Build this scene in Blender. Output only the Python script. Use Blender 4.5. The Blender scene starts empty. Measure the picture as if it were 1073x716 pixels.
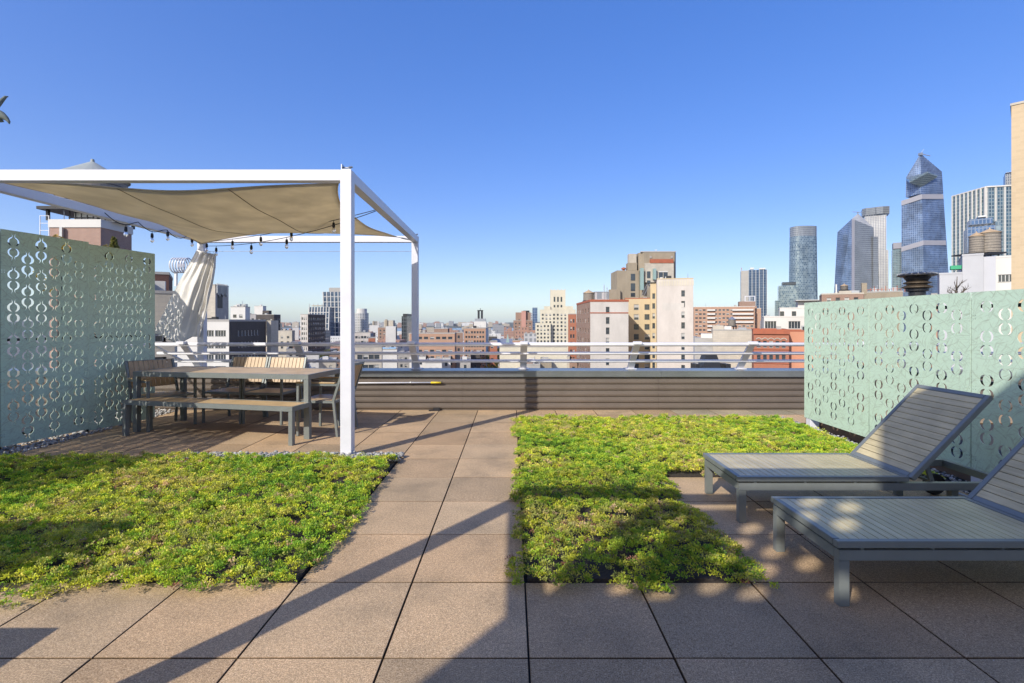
import bpy, bmesh, math, random
import numpy as np
from mathutils import Vector, Matrix
random.seed(7); rng = np.random.default_rng(7)
S = bpy.context.scene; COL = S.collection
R = math.radians
F = 524.0; CX = 536.5; HY = 337.0; CZ = 1.41
def PX(px, d): return (px-CX)/F*d
def PZ(py, d): return CZ+(HY-py)/F*d
# ------------------------------------------------------------------ materials
MATS = {}
HAZE = 3e-5
def nodes(name):
    m = bpy.data.materials.new(name); m.use_nodes = True
    nt = m.node_tree; b = nt.nodes['Principled BSDF']
    MATS[name] = m
    return m, nt, b
def N(nt, t, **kw):
    n = nt.nodes.new(t)
    for k, v in kw.items():
        if k in n.inputs.keys(): n.inputs[k].default_value = v
        else: setattr(n, k, v)
    return n
def c4(c): return (c[0], c[1], c[2], 1)
def ramp(nt, fac, stops):
    r = nt.nodes.new('ShaderNodeValToRGB'); e = r.color_ramp.elements
    while len(e) < len(stops): e.new(.5)
    for i, (p, c) in enumerate(stops): e[i].position = p; e[i].color = c4(c)
    nt.links.new(fac, r.inputs[0]); return r.outputs[0]
def mul(c, k): return tuple(min(1, x*k) for x in c)
def mixc(nt, fac, a, b, mode='MIX'):
    m = nt.nodes.new('ShaderNodeMix'); m.data_type = 'RGBA'; m.blend_type = mode
    for i, v in ((0, fac), (6, a), (7, b)):
        if hasattr(v, 'is_output') or isinstance(v, bpy.types.NodeSocket): nt.links.new(v, m.inputs[i])
        elif isinstance(v, tuple): m.inputs[i].default_value = c4(v)
        else: m.inputs[i].default_value = v
    return m.outputs[2]
def plain(name, col, rough=.5, metal=0., var=.15, scale=6., bump=0., bscale=60., spec=.5):
    m, nt, b = nodes(name)
    tc = N(nt, 'ShaderNodeTexCoord')
    n1 = N(nt, 'ShaderNodeTexNoise', Scale=scale, Detail=6., Roughness=.65); nt.links.new(tc.outputs['Object'], n1.inputs['Vector'])
    nt.links.new(ramp(nt, n1.outputs['Fac'], [(.3, mul(col, 1-var)), (.7, mul(col, 1+var))]), b.inputs['Base Color'])
    rr = N(nt, 'ShaderNodeMapRange'); rr.inputs[3].default_value = max(.02, rough-.1); rr.inputs[4].default_value = min(1, rough+.1)
    nt.links.new(n1.outputs['Fac'], rr.inputs[0]); nt.links.new(rr.outputs[0], b.inputs['Roughness'])
    b.inputs['Metallic'].default_value = metal
    b.inputs['Specular IOR Level'].default_value = spec
    if bump:
        n2 = N(nt, 'ShaderNodeTexNoise', Scale=bscale, Detail=4.); nt.links.new(tc.outputs['Object'], n2.inputs['Vector'])
        bp = N(nt, 'ShaderNodeBump', Strength=bump, Distance=.01); nt.links.new(n2.outputs['Fac'], bp.inputs['Height']); nt.links.new(bp.outputs[0], b.inputs['Normal'])
    return m
def masonry(name, c1, c2, mortar, bw=.22, bh=.075, ms=.012, stain=.25):
    """brick or block wall, UV in metres, weathered with large stains"""
    m, nt, b = nodes(name)
    tc = N(nt, 'ShaderNodeTexCoord')
    br = N(nt, 'ShaderNodeTexBrick', Scale=1.0); nt.links.new(tc.outputs['UV'], br.inputs['Vector'])
    br.inputs['Color1'].default_value = c4(c1); br.inputs['Color2'].default_value = c4(c2); br.inputs['Mortar'].default_value = c4(mortar)
    br.inputs['Brick Width'].default_value = bw; br.inputs['Row Height'].default_value = bh; br.inputs['Mortar Size'].default_value = ms
    n1 = N(nt, 'ShaderNodeTexNoise', Scale=.18, Detail=8., Roughness=.7)
    mp = N(nt, 'ShaderNodeMapping'); mp.inputs['Scale'].default_value = (1, .35, 1)
    nt.links.new(tc.outputs['UV'], mp.inputs[0]); nt.links.new(mp.outputs[0], n1.inputs['Vector'])
    st = ramp(nt, n1.outputs['Fac'], [(.3, (1-stain,)*3), (.65, (1.0,)*3)])
    nt.links.new(mixc(nt, 1.0, br.outputs['Color'], st, 'MULTIPLY'), b.inputs['Base Color'])
    b.inputs['Roughness'].default_value = .9; b.inputs['Specular IOR Level'].default_value = .2
    return m
def curtain(name, c1, c2, mortar, bw, bh, ms, metal=.6, rough=.18, stain=.25, off=0.):
    m, nt, b = nodes(name)
    tc = N(nt, 'ShaderNodeTexCoord')
    br = N(nt, 'ShaderNodeTexBrick', Scale=1.0); br.offset = off; nt.links.new(tc.outputs['UV'], br.inputs['Vector'])
    br.inputs['Color1'].default_value = c4(c1); br.inputs['Color2'].default_value = c4(c2); br.inputs['Mortar'].default_value = c4(mortar)
    br.inputs['Brick Width'].default_value = bw; br.inputs['Row Height'].default_value = bh; br.inputs['Mortar Size'].default_value = ms
    br.inputs['Bias'].default_value = -.15
    n1 = N(nt, 'ShaderNodeTexNoise', Scale=.03, Detail=5., Roughness=.6); nt.links.new(tc.outputs['UV'], n1.inputs['Vector'])
    st = ramp(nt, n1.outputs['Fac'], [(.35, (1-stain,)*3), (.65, (1.0,)*3)])
    nt.links.new(mixc(nt, 1.0, br.outputs['Color'], st, 'MULTIPLY'), b.inputs['Base Color'])
    mr = N(nt, 'ShaderNodeMapRange'); mr.inputs[3].default_value = metal; mr.inputs[4].default_value = 0
    nt.links.new(br.outputs['Fac'], mr.inputs[0]); nt.links.new(mr.outputs[0], b.inputs['Metallic'])
    b.inputs['Roughness'].default_value = rough
    return m
white_paint = plain('white_paint', (.70, .69, .71), .38, var=.06, scale=4, bump=.04, bscale=120)
grey_frame = plain('grey_frame', (.20, .215, .20), .42, metal=.15, var=.08, scale=5, bump=.05, bscale=300)
rail_paint = plain('rail_paint', (.70, .69, .71), .4, metal=.0, var=.05, scale=4)
cap_metal = plain('cap_metal', (.25, .26, .255), .32, metal=.55, var=.10, scale=2)
siding = plain('siding', (.155, .125, .100), .45, metal=.1, var=.10, scale=1.6, bump=.03, bscale=40)
dark_metal = plain('dark_metal', (.035, .035, .038), .45, metal=.4, var=.2)
black_rubber = plain('black_rubber', (.02, .02, .02), .7)
steel = plain('steel', (.42, .43, .44), .4, metal=.7, var=.12)
concrete = plain('concrete', (.36, .34, .31), .9, var=.15, scale=.6, bump=.2, bscale=20)
pale_stucco = plain('pale_stucco', (.44, .44, .45), .85, var=.07, scale=.25)
white_stucco = plain('white_stucco', (.60, .575, .53), .85, var=.07, scale=.2)
roof_tar = plain('roof_tar', (.16, .155, .15), .95, var=.25, scale=.4)
roof_light = plain('roof_light', (.45, .44, .42), .9, var=.2, scale=.3)
window_glass = plain('window_glass', (.035, .045, .055), .12, metal=.0, var=.3, scale=.9, spec=.8)
window_blind = plain('window_blind', (.38, .37, .34), .5, var=.15, scale=1.)
frame_dark = plain('frame_dark', (.10, .10, .10), .6)
frame_light = plain('frame_light', (.55, .53, .50), .6)
copper_green = plain('copper_green', (.24, .34, .32), .6)
yellow_grip = plain('yellow_grip', (.75, .55, .03), .45)
soil = plain('soil', (.045, .035, .028), .95, var=.4, scale=20, bump=.8, bscale=60)
stone_mat = plain('stone_mat', (.42, .41, .39), .8, var=.35, scale=9)
bark = plain('bark', (.10, .08, .06), .9, var=.3, scale=5)
kerb_brown = plain('kerb_brown', (.25, .16, .11), .7, var=.1, scale=3)
bulb_glass = nodes('bulb_glass')[0]
_b = bulb_glass.node_tree.nodes['Principled BSDF']; _b.inputs['Transmission Weight'].default_value = .9; _b.inputs['Roughness'].default_value = .03; _b.inputs['IOR'].default_value = 1.3; _b.inputs['Base Color'].default_value = (.95, .93, .9, 1)
def wood(name, ca, cb, axis='X', rough=.42):
    m, nt, b = nodes(name)
    tc = N(nt, 'ShaderNodeTexCoord'); mp = N(nt, 'ShaderNodeMapping')
    sc = {'X': (2, 45, 45), 'Y': (45, 2, 45), 'Z': (45, 45, 2)}[axis]
    mp.inputs['Scale'].default_value = sc; nt.links.new(tc.outputs['Object'], mp.inputs[0])
    n1 = N(nt, 'ShaderNodeTexNoise', Scale=1., Detail=6., Roughness=.6, Distortion=.4); nt.links.new(mp.outputs[0], n1.inputs['Vector'])
    n2 = N(nt, 'ShaderNodeTexNoise', Scale=5., Detail=2.); nt.links.new(tc.outputs['Object'], n2.inputs['Vector'])
    c = ramp(nt, n1.outputs['Fac'], [(.3, ca), (.7, cb)])
    c2 = ramp(nt, n2.outputs['Fac'], [(.35, (.85,)*3), (.65, (1.05,)*3)])
    nt.links.new(mixc(nt, 1., c, c2, 'MULTIPLY'), b.inputs['Base Color'])
    b.inputs['Roughness'].default_value = rough
    bp = N(nt, 'ShaderNodeBump', Strength=.15, Distance=.003); nt.links.new(n1.outputs['Fac'], bp.inputs['Height']); nt.links.new(bp.outputs[0], b.inputs['Normal'])
    return m
wood_slat_y = wood('wood_slat_cross', (.46, .38, .20), (.61, .51, .29), 'Y', .36)
wood_x = wood('wood_plank', (.46, .31, .15), (.60, .43, .23), 'X')
wood_z = wood('wood_slat_upright', (.42, .285, .155), (.54, .38, .22), 'Z')
def cloth(name, col, transl=.25, weave=350):
    m, nt, b = nodes(name)
    tc = N(nt, 'ShaderNodeTexCoord')
    n1 = N(nt, 'ShaderNodeTexNoise', Scale=3., Detail=6.); nt.links.new(tc.outputs['Object'], n1.inputs['Vector'])
    col_s = ramp(nt, n1.outputs['Fac'], [(.3, mul(col, .88)), (.7, mul(col, 1.08))])
    nt.links.new(col_s, b.inputs['Base Color']); b.inputs['Roughness'].default_value = .9; b.inputs['Specular IOR Level'].default_value = .1
    n2 = N(nt, 'ShaderNodeTexNoise', Scale=weave, Detail=1.); nt.links.new(tc.outputs['Object'], n2.inputs['Vector'])
    bp = N(nt, 'ShaderNodeBump', Strength=.15, Distance=.002); nt.links.new(n2.outputs['Fac'], bp.inputs['Height']); nt.links.new(bp.outputs[0], b.inputs['Normal'])
    tr = N(nt, 'ShaderNodeBsdfTranslucent'); nt.links.new(col_s, tr.inputs['Color'])
    mx = N(nt, 'ShaderNodeMixShader'); mx.inputs[0].default_value = transl
    nt.links.new(b.outputs[0], mx.inputs[1]); nt.links.new(tr.outputs[0], mx.inputs[2])
    nt.links.new(mx.outputs[0], nt.nodes['Material Output'].inputs[0]); return m
sail_cloth = cloth('sail_cloth', (.76, .67, .49), .55)
curtain_cloth = cloth('curtain_cloth', (.88, .84, .77), .25)
# pavers: brown speckled, per-tile tint in a colour attribute
def paver_mat():
    m, nt, b = nodes('brown_paver')
    tc = N(nt, 'ShaderNodeTexCoord'); at = N(nt, 'ShaderNodeAttribute', attribute_name='tint')
    n1 = N(nt, 'ShaderNodeTexNoise', Scale=170., Detail=4., Roughness=.85); nt.links.new(tc.outputs['Object'], n1.inputs['Vector'])
    n2 = N(nt, 'ShaderNodeTexNoise', Scale=1.7, Detail=7., Roughness=.65); nt.links.new(tc.outputs['Object'], n2.inputs['Vector'])
    n3 = N(nt, 'ShaderNodeTexNoise', Scale=60., Detail=2.); nt.links.new(tc.outputs['Object'], n3.inputs['Vector'])
    sp = ramp(nt, n1.outputs['Fac'], [(.32, (.17, .108, .058)), (.5, (.52, .345, .185)), (.68, (.92, .70, .45))])
    st = ramp(nt, n2.outputs['Fac'], [(.3, (.66, .68, .70)), (.48, (.93, .93, .93)), (.66, (1.08, 1.06, 1.05))])
    gr = ramp(nt, n3.outputs['Fac'], [(.35, (.85, .85, .86)), (.65, (1.08, 1.08, 1.08))])
    c = mixc(nt, 1., sp, st, 'MULTIPLY'); c = mixc(nt, 1., c, gr, 'MULTIPLY'); c = mixc(nt, 1., c, at.outputs['Color'], 'MULTIPLY')
    vo = N(nt, 'ShaderNodeTexVoronoi', Scale=9.); nt.links.new(tc.outputs['Object'], vo.inputs['Vector'])
    fl = ramp(nt, vo.outputs['Distance'], [(.018, (1, 1, 1)), (.03, (0, 0, 0))])
    c = mixc(nt, fl, c, (.55, .5, .45))
    nt.links.new(c, b.inputs['Base Color']); b.inputs['Roughness'].default_value = .85; b.inputs['Specular IOR Level'].default_value = .3
    bp = N(nt, 'ShaderNodeBump', Strength=.45, Distance=.004); nt.links.new(n1.outputs['Fac'], bp.inputs['Height']); nt.links.new(bp.outputs[0], b.inputs['Normal'])
    return m
paver = paver_mat()
def patina():
    """pale mint metal with grey-green brushed strokes"""
    m, nt, b = nodes('patina_green')
    tc = N(nt, 'ShaderNodeTexCoord'); facs = []
    for k, ang in enumerate((20, 65, -35)):
        n0 = N(nt, 'ShaderNodeTexNoise', Scale=2.5, Detail=2.); nt.links.new(tc.outputs['UV'], n0.inputs['Vector'])
        mp = N(nt, 'ShaderNodeMapping', vector_type='TEXTURE'); mp.inputs['Rotation'].default_value = (0, 0, R(ang)); mp.inputs['Scale'].default_value = (1/6, 1/55, 1); mp.inputs['Location'].default_value = (k*7, k*3, 0)
        ad = N(nt, 'ShaderNodeVectorMath', operation='MULTIPLY_ADD'); ad.inputs[1].default_value = (.25, .25, 0)
        nt.links.new(n0.outputs['Color'], ad.inputs[0]); nt.links.new(tc.outputs['UV'], ad.inputs[2]); nt.links.new(ad.outputs[0], mp.inputs[0])
        n1 = N(nt, 'ShaderNodeTexNoise', Scale=1., Detail=5., Roughness=.65, Distortion=.15); nt.links.new(mp.outputs[0], n1.inputs['Vector'])
        facs.append(n1.outputs['Fac'])
    mx = N(nt, 'ShaderNodeMath', operation='MAXIMUM'); nt.links.new(facs[0], mx.inputs[0]); nt.links.new(facs[1], mx.inputs[1])
    mx2 = N(nt, 'ShaderNodeMath', operation='MAXIMUM'); nt.links.new(mx.outputs[0], mx2.inputs[0]); nt.links.new(facs[2], mx2.inputs[1])
    nt.links.new(ramp(nt, mx2.outputs[0], [(.54, (.53, .68, .53)), (.66, (.39, .475, .36))]), b.inputs['Base Color'])
    b.inputs['Roughness'].default_value = .55; b.inputs['Metallic'].default_value = .0
    return m
green_panel = patina()
def leafmat():
    m, nt, b = nodes('sedum_leaf')
    at = N(nt, 'ShaderNodeAttribute', attribute_name='tint')
    nt.links.new(at.outputs['Color'], b.inputs['Base Color']); b.inputs['Roughness'].default_value = .5; b.inputs['Specular IOR Level'].default_value = .25
    tr = N(nt, 'ShaderNodeBsdfTranslucent'); nt.links.new(at.outputs['Color'], tr.inputs['Color'])
    mx = N(nt, 'ShaderNodeMixShader'); mx.inputs[0].default_value = .3
    nt.links.new(b.outputs[0], mx.inputs[1]); nt.links.new(tr.outputs[0], mx.inputs[2]); nt.links.new(mx.outputs[0], nt.nodes['Material Output'].inputs[0])
    return m
leaf = leafmat()
# ------------------------------------------------------------------ mesh builder
class MB:
    def __init__(s): s.v = []; s.f = []; s.m = []
    def face(s, pts, mi=0):
        b = len(s.v); s.v += [tuple(p) for p in pts]; s.f.append(list(range(b, b+len(pts)))); s.m.append(mi)
    def box(s, x0, x1, y0, y1, z0, z1, mi=0, M=None):
        b = len(s.v)
        P = [(x, y, z) for z in (z0, z1) for (x, y) in ((x0, y0), (x1, y0), (x1, y1), (x0, y1))]
        if M is not None: P = [tuple(M @ Vector(p)) for p in P]
        s.v += P
        for f in ((3, 2, 1, 0), (4, 5, 6, 7), (0, 1, 5, 4), (1, 2, 6, 5), (2, 3, 7, 6), (3, 0, 4, 7)):
            s.f.append([b+i for i in f]); s.m.append(mi)
    def bar(s, a, b_, w, h, mi=0, up=(0, 0, 1)):
        """square bar from a to b, w across, h along 'up'"""
        a = Vector(a); b_ = Vector(b_); d = b_-a; L = d.length; x = d.normalized()
        u = Vector(up); y = u.cross(x).normalized(); z = x.cross(y)
        M = Matrix(((x.x, y.x, z.x, a.x), (x.y, y.y, z.y, a.y), (x.z, y.z, z.z, a.z), (0, 0, 0, 1)))
        s.box(0, L, -w/2, w/2, -h/2, h/2, mi, M)
    def tube(s, pts, r, n=8, mi=0, cap=True):
        pts = [Vector(p) for p in pts]; rings = []
        for i, p in enumerate(pts):
            d = (pts[min(i+1, len(pts)-1)]-pts[max(i-1, 0)]).normalized()
            u = Vector((0, 0, 1)) if abs(d.z) < .9 else Vector((1, 0, 0))
            a = d.cross(u).normalized(); c = d.cross(a)
            rr = r[i] if isinstance(r, (list, tuple)) else r
            b = len(s.v); rings.append(b)
            for k in range(n):
                t = 2*math.pi*k/n; s.v.append(tuple(p+a*math.cos(t)*rr+c*math.sin(t)*rr))
        for i in range(len(rings)-1):
            for k in range(n):
                k2 = (k+1) % n; s.f.append([rings[i]+k, rings[i]+k2, rings[i+1]+k2, rings[i+1]+k]); s.m.append(mi)
        if cap:
            s.f.append([rings[0]+k for k in range(n)][::-1]); s.m.append(mi); s.f.append([rings[-1]+k for k in range(n)]); s.m.append(mi)
    def lathe(s, prof, n=16, mi=0, c=(0, 0)):
        rings = []
        for (r, z) in prof:
            b = len(s.v); rings.append(b)
            for k in range(n):
                t = 2*math.pi*k/n; s.v.append((c[0]+r*math.cos(t), c[1]+r*math.sin(t), z))
        for i in range(len(rings)-1):
            for k in range(n):
                k2 = (k+1) % n; s.f.append([rings[i]+k, rings[i]+k2, rings[i+1]+k2, rings[i+1]+k]); s.m.append(mi)
        s.f.append([rings[0]+k for k in range(n)][::-1]); s.m.append(mi); s.f.append([rings[-1]+k for k in range(n)]); s.m.append(mi)
    def prism(s, poly, z0, z1, mi=0, top=None):
        """vertical prism; top = polygon of the same count at z1 (may be 3D points)"""
        n = len(poly); T = top or poly; b = len(s.v)
        s.v += [(p[0], p[1], z0) for p in poly]; s.v += [(p[0], p[1], (p[2] if len(p) > 2 else z1)) for p in T]
        for i in range(n):
            j = (i+1) % n; s.f.append([b+i, b+j, b+n+j, b+n+i]); s.m.append(mi)
        s.f.append([b+n+i for i in range(n)]); s.m.append(mi); s.f.append([b+i for i in range(n)][::-1]); s.m.append(mi)
    def mesh(s, name, mats, smooth=False, bevel=0.):
        me = bpy.data.meshes.new(name); me.from_pydata(s.v, [], s.f); me.update()
        for m in (mats if isinstance(mats, (list, tuple)) else [mats]): me.materials.append(m)
        me.polygons.foreach_set('material_index', s.m)
        if bevel:
            bm = bmesh.new(); bm.from_mesh(me)
            bmesh.ops.remove_doubles(bm, verts=bm.verts, dist=1e-5)
            es = [e for e in bm.edges if len(e.link_faces) == 2 and e.calc_face_angle(0) > .6]
            bmesh.ops.bevel(bm, geom=es, offset=bevel, segments=2, affect='EDGES', clamp_overlap=True)
            bm.to_mesh(me); bm.free()
        if smooth: me.polygons.foreach_set('use_smooth', [True]*len(me.polygons))
        boxuv(me); return me
    def build(s, name, mats, parent=None, smooth=False, bevel=0., loc=None):
        return link(name, s.mesh(name, mats, smooth, bevel), parent, loc)
def boxuv(me):
    uv = me.uv_layers.new(name='UVMap'); d = uv.data
    V = me.vertices
    for p in me.polygons:
        n = p.normal
        if abs(n.z) > .8: f = lambda c: (c.x, c.y)
        else:
            h = Vector((n.x, n.y, 0)).normalized(); t = Vector((-h.y, h.x, 0))
            f = lambda c, t=t: (c.dot(t), c.z)
        for li in p.loop_indices:
            d[li].uv = f(V[me.loops[li].vertex_index].co)
def link(name, me, parent=None, loc=None, rot=None):
    o = bpy.data.objects.new(name, me); COL.objects.link(o)
    if parent is not None: o.parent = parent
    if loc is not None: o.location = loc
    if rot is not None: o.rotation_euler = rot
    return o
def tag(o, label=None, cat=None, group=None, kind=None):
    if label: o['label'] = label
    if cat: o['category'] = cat
    if group: o['group'] = group
    if kind: o['kind'] = kind
    return o
def thing(name, label, cat, loc=(0, 0, 0), rotz=0., group=None):
    o = bpy.data.objects.new(name, None); COL.objects.link(o); o.empty_display_size = .2
    o.location = loc; o.rotation_euler = (0, 0, rotz); return tag(o, label, cat, group)
def copy_tree(o, parent=None):
    c = o.copy(); COL.objects.link(c); c.parent = parent
    for ch in list(o.children): copy_tree(ch, c)
    return c
# ------------------------------------------------------------------ camera, sky, sun
cam = bpy.data.cameras.new('camera'); co = bpy.data.objects.new('camera', cam); COL.objects.link(co); S.camera = co
co.location = (0, 0, CZ); co.rotation_euler = (R(90), 0, 0); cam.sensor_width = 36; cam.lens = F/1073*36; cam.shift_y = -21/1073; cam.clip_end = 30000; cam.clip_start = .05
AZ = R(37); EL = R(34)
sd = Vector((math.sin(AZ)*math.cos(EL), math.cos(AZ)*math.cos(EL), -math.sin(EL)))   # light travel direction
sun = bpy.data.lights.new('sun', 'SUN'); sun.energy = 2.25; sun.angle = R(.42); sun.color = (1, .955, .88)
so = bpy.data.objects.new('sun', sun); COL.objects.link(so); so.rotation_euler = sd.to_track_quat('-Z', 'Y').to_euler(); so.location = (-20, -30, 30)
w = bpy.data.worlds.new('World'); S.world = w; w.use_nodes = True; nt = w.node_tree
sky = nt.nodes.new('ShaderNodeTexSky'); sky.sky_type = 'NISHITA'; sky.sun_disc = False
sky.sun_elevation = EL; sky.sun_rotation = math.atan2(-sd.x, -sd.y); sky.altitude = 2000; sky.air_density = 1.0; sky.dust_density = 6.0; sky.ozone_density = 1.5
bg = nt.nodes['Background']; hs = nt.nodes.new('ShaderNodeHueSaturation'); hs.inputs['Saturation'].default_value = 1.9; hs.inputs['Value'].default_value = 1.24; hs.inputs['Hue'].default_value = .524; gm = nt.nodes.new('ShaderNodeGamma'); gm.inputs['Gamma'].default_value = .56; nt.links.new(sky.outputs[0], gm.inputs['Color']); nt.links.new(gm.outputs[0], hs.inputs['Color']); nt.links.new(hs.outputs[0], bg.inputs[0]); bg.inputs[1].default_value = .15
vs = S.view_settings; vs.view_transform = 'Standard'; vs.look = 'None'; vs.gamma = 1; vs.use_curve_mapping = False; vs.exposure = 1.18
S.render.resolution_x = 1024; S.render.resolution_y = 683
# ------------------------------------------------------------------ ground, river, hills
m = MB(); m.box(-9500, 9500, -1500, 9800, -46, -45); g = m.build('ground', plain('city_ground', (.13, .125, .12), .95, var=.3, scale=.01)); g['kind'] = 'structure'
m = MB(); m.box(-9000, 9000, 2300, 3500, -44.99, -44.8)
river = m.build('water', plain('river_water', (.10, .14, .17), .2, var=.1, scale=.01)); river['kind'] = 'structure'
nx = 240; ny = 14; vv = []; ff = []
for j in range(ny):
    for i in range(nx):
        x = -9000+18000*i/(nx-1); y = 3550+j*420
        h = 32*math.sin(math.pi*min(1, j/9)) * (1+.35*math.sin(x*.0011)+.2*math.sin(x*.0037+1)+.12*math.sin(x*.009))+random.uniform(-2, 5)*(j > 0)
        vv.append((x, y, -45.5+max(0, h) if 0 < j < ny-1 else -45.5))
for j in range(ny-1):
    for i in range(nx-1):
        a = j*nx+i; ff.append((a, a+1, a+nx+1, a+nx))
me = bpy.data.meshes.new('hills'); me.from_pydata(vv, [], ff); me.materials.append(plain('hill_green', (.10, .105, .08), .95, var=.35, scale=.02)); boxuv(me)
h = link('hills', me); h['kind'] = 'structure'
# ------------------------------------------------------------------ terrace: slab, pavers, beds
PAR_Y = 7.95
m = MB(); m.box(-9, 13, -9, 10.2, -45, -.055); sl = m.build('roof_slab', concrete); sl['kind'] = 'structure'
m = MB(); m.box(-8.9, 12.9, -8.9, 10.1, -.054, -.02); rm = m.build('roof_membrane', plain('membrane', (.035, .033, .03), .9)); rm['kind'] = 'structure'
beds = [(-6.05, -1.15, 2.70, 5.14), (.07, 3.73, 4.53, 6.97), (.07, 1.29, 2.70, 4.53)]
PW = .61; X0 = .07; Y0 = 2.095
vv = []; ff = []; tints = []
def inbed(x, y): return any(a-.01 < x < b+.01 and c-.01 < y < d+.01 for a, b, c, d in beds)
for i in range(-14, 12):
    for j in range(-12, 10):
        xa = X0+i*PW; ya = Y0+j*.608; xb = xa+PW; yb = min(ya+.608, PAR_Y+.02)
        if yb-ya < .1 or inbed((xa+xb)/2, (ya+yb)/2) or xa < -7.3: continue
        if xb > 3.75 and .4 < ya < 6.9: continue
        if xa < -5.6 and ya > 2.3: 
            if xa < -6.1: continue
        g = .004; z = random.uniform(-.001, .001); tl = [random.uniform(-.0008, .0008) for _ in range(4)]
        b = len(vv); bv = .0018
        vv += [(xa+g, ya+g, -.03), (xb-g, ya+g, -.03), (xb-g, yb-g, -.03), (xa+g, yb-g, -.03)]
        vv += [(xa+g, ya+g, z-bv+tl[0]), (xb-g, ya+g, z-bv+tl[1]), (xb-g, yb-g, z-bv+tl[2]), (xa+g, yb-g, z-bv+tl[3])]
        q = g+bv
        vv += [(xa+q, ya+q, z+tl[0]), (xb-q, ya+q, z+tl[1]), (xb-q, yb-q, z+tl[2]), (xa+q, yb-q, z+tl[3])]
        k = random.uniform(.78, 1.08); wv = random.uniform(-.05, .02)
        if xa > 2.4 and ya > 7.4: k *= .95; wv = -.16
        for base in (0, 4):
            for e in range(4):
                e2 = (e+1) % 4; ff.append((b+base+e, b+base+e2, b+base+4+e2, b+base+4+e)); tints.append((.22, .2, .18) if base == 0 else (k*.6, k*.6, k*.6))
        ff.append((b+8, b+9, b+10, b+11)); tints.append((k+wv, k, k-wv))
me = bpy.data.meshes.new('paving'); me.from_pydata(vv, [], ff); me.materials.append(paver)
a = me.attributes.new('tint', 'FLOAT_COLOR', 'FACE')
a.data.foreach_set('color', [c for t in tints for c in (*t, 1)])
boxuv(me); pv = link('paving', me); pv['kind'] = 'structure'
# gravel under the panels: a dark strip (membrane) plus stones
for (nm, a_, b_, c_, d_) in (('soil_bed', *beds[0]), ('soil_bed', *beds[1]), ('soil_bed', *beds[2])):
    pass
def soil_sheet():
    m = MB()
    for (a, b, c, d) in beds:
        m.box(a+.015, b-.015, c+.015, d-.015+(0.03 if (a, d) == (.07, 4.53) else 0), -.019, .012+ (.002 if d == 4.53 else 0))
    o = m.build('soil', soil); o['kind'] = 'structure'
soil_sheet()
# sedum
def fbm(x, y, s, seed):
    r = np.random.default_rng(seed); v = np.zeros_like(x)
    for k in range(5):
        a = r.uniform(0, 6.28, 3); f = s*1.7**k; th = r.uniform(0, 6.28)
        v += np.sin(f*(x*math.cos(th)+y*math.sin(th))+a[0]+1.5*np.sin(f*.6*(x*math.sin(th)-y*math.cos(th))+a[1]))/1.5**k
    return v/2.6
def leaves(name, P, Nn, L, Wd, C, mats, stuff_label=None, cat=None):
    """P base points, Nn leaf direction (unit), L length, Wd width, C colour"""
    n = len(P)
    side = np.cross(Nn, rng.normal(size=(n, 3))); side /= np.linalg.norm(side, axis=1)[:, None]+1e-9
    up = np.cross(side, Nn)
    tip = P+Nn*L[:, None]; mid = P+Nn*(L*.55)[:, None]
    l = mid+side*(Wd/2)[:, None]+up*(Wd*.18)[:, None]; r = mid-side*(Wd/2)[:, None]+up*(Wd*.18)[:, None]
    V = np.stack([P, r, tip, l], 1).reshape(-1, 3)
    idx = np.arange(n)*4
    Fc = np.stack([idx, idx+1, idx+2, idx, idx+2, idx+3], 1).reshape(-1, 3)
    me = bpy.data.meshes.new(name); me.vertices.add(len(V)); me.vertices.foreach_set('co', V.astype(np.float32).ravel())
    me.loops.add(Fc.size); me.loops.foreach_set('vertex_index', Fc.astype(np.int32).ravel())
    me.polygons.add(len(Fc)); me.polygons.foreach_set('loop_start', (np.arange(len(Fc))*3).astype(np.int32)); me.polygons.foreach_set('loop_total', np.full(len(Fc), 3, np.int32))
    me.materials.append(mats)
    a = me.attributes.new('tint', 'FLOAT_COLOR', 'POINT')
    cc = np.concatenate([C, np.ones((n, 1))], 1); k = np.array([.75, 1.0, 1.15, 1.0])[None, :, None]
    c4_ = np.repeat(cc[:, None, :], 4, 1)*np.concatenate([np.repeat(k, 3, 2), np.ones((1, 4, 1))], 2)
    a.data.foreach_set('color', c4_.astype(np.float32).ravel()); me.update(calc_edges=True); me.validate()
    return me
PAL = np.array([(.72, .74, .07), (.50, .66, .06), (.29, .50, .05), (.88, .78, .16), (.50, .52, .12), (.14, .28, .04), (.78, .56, .30), (.46, .22, .14)])
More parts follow.
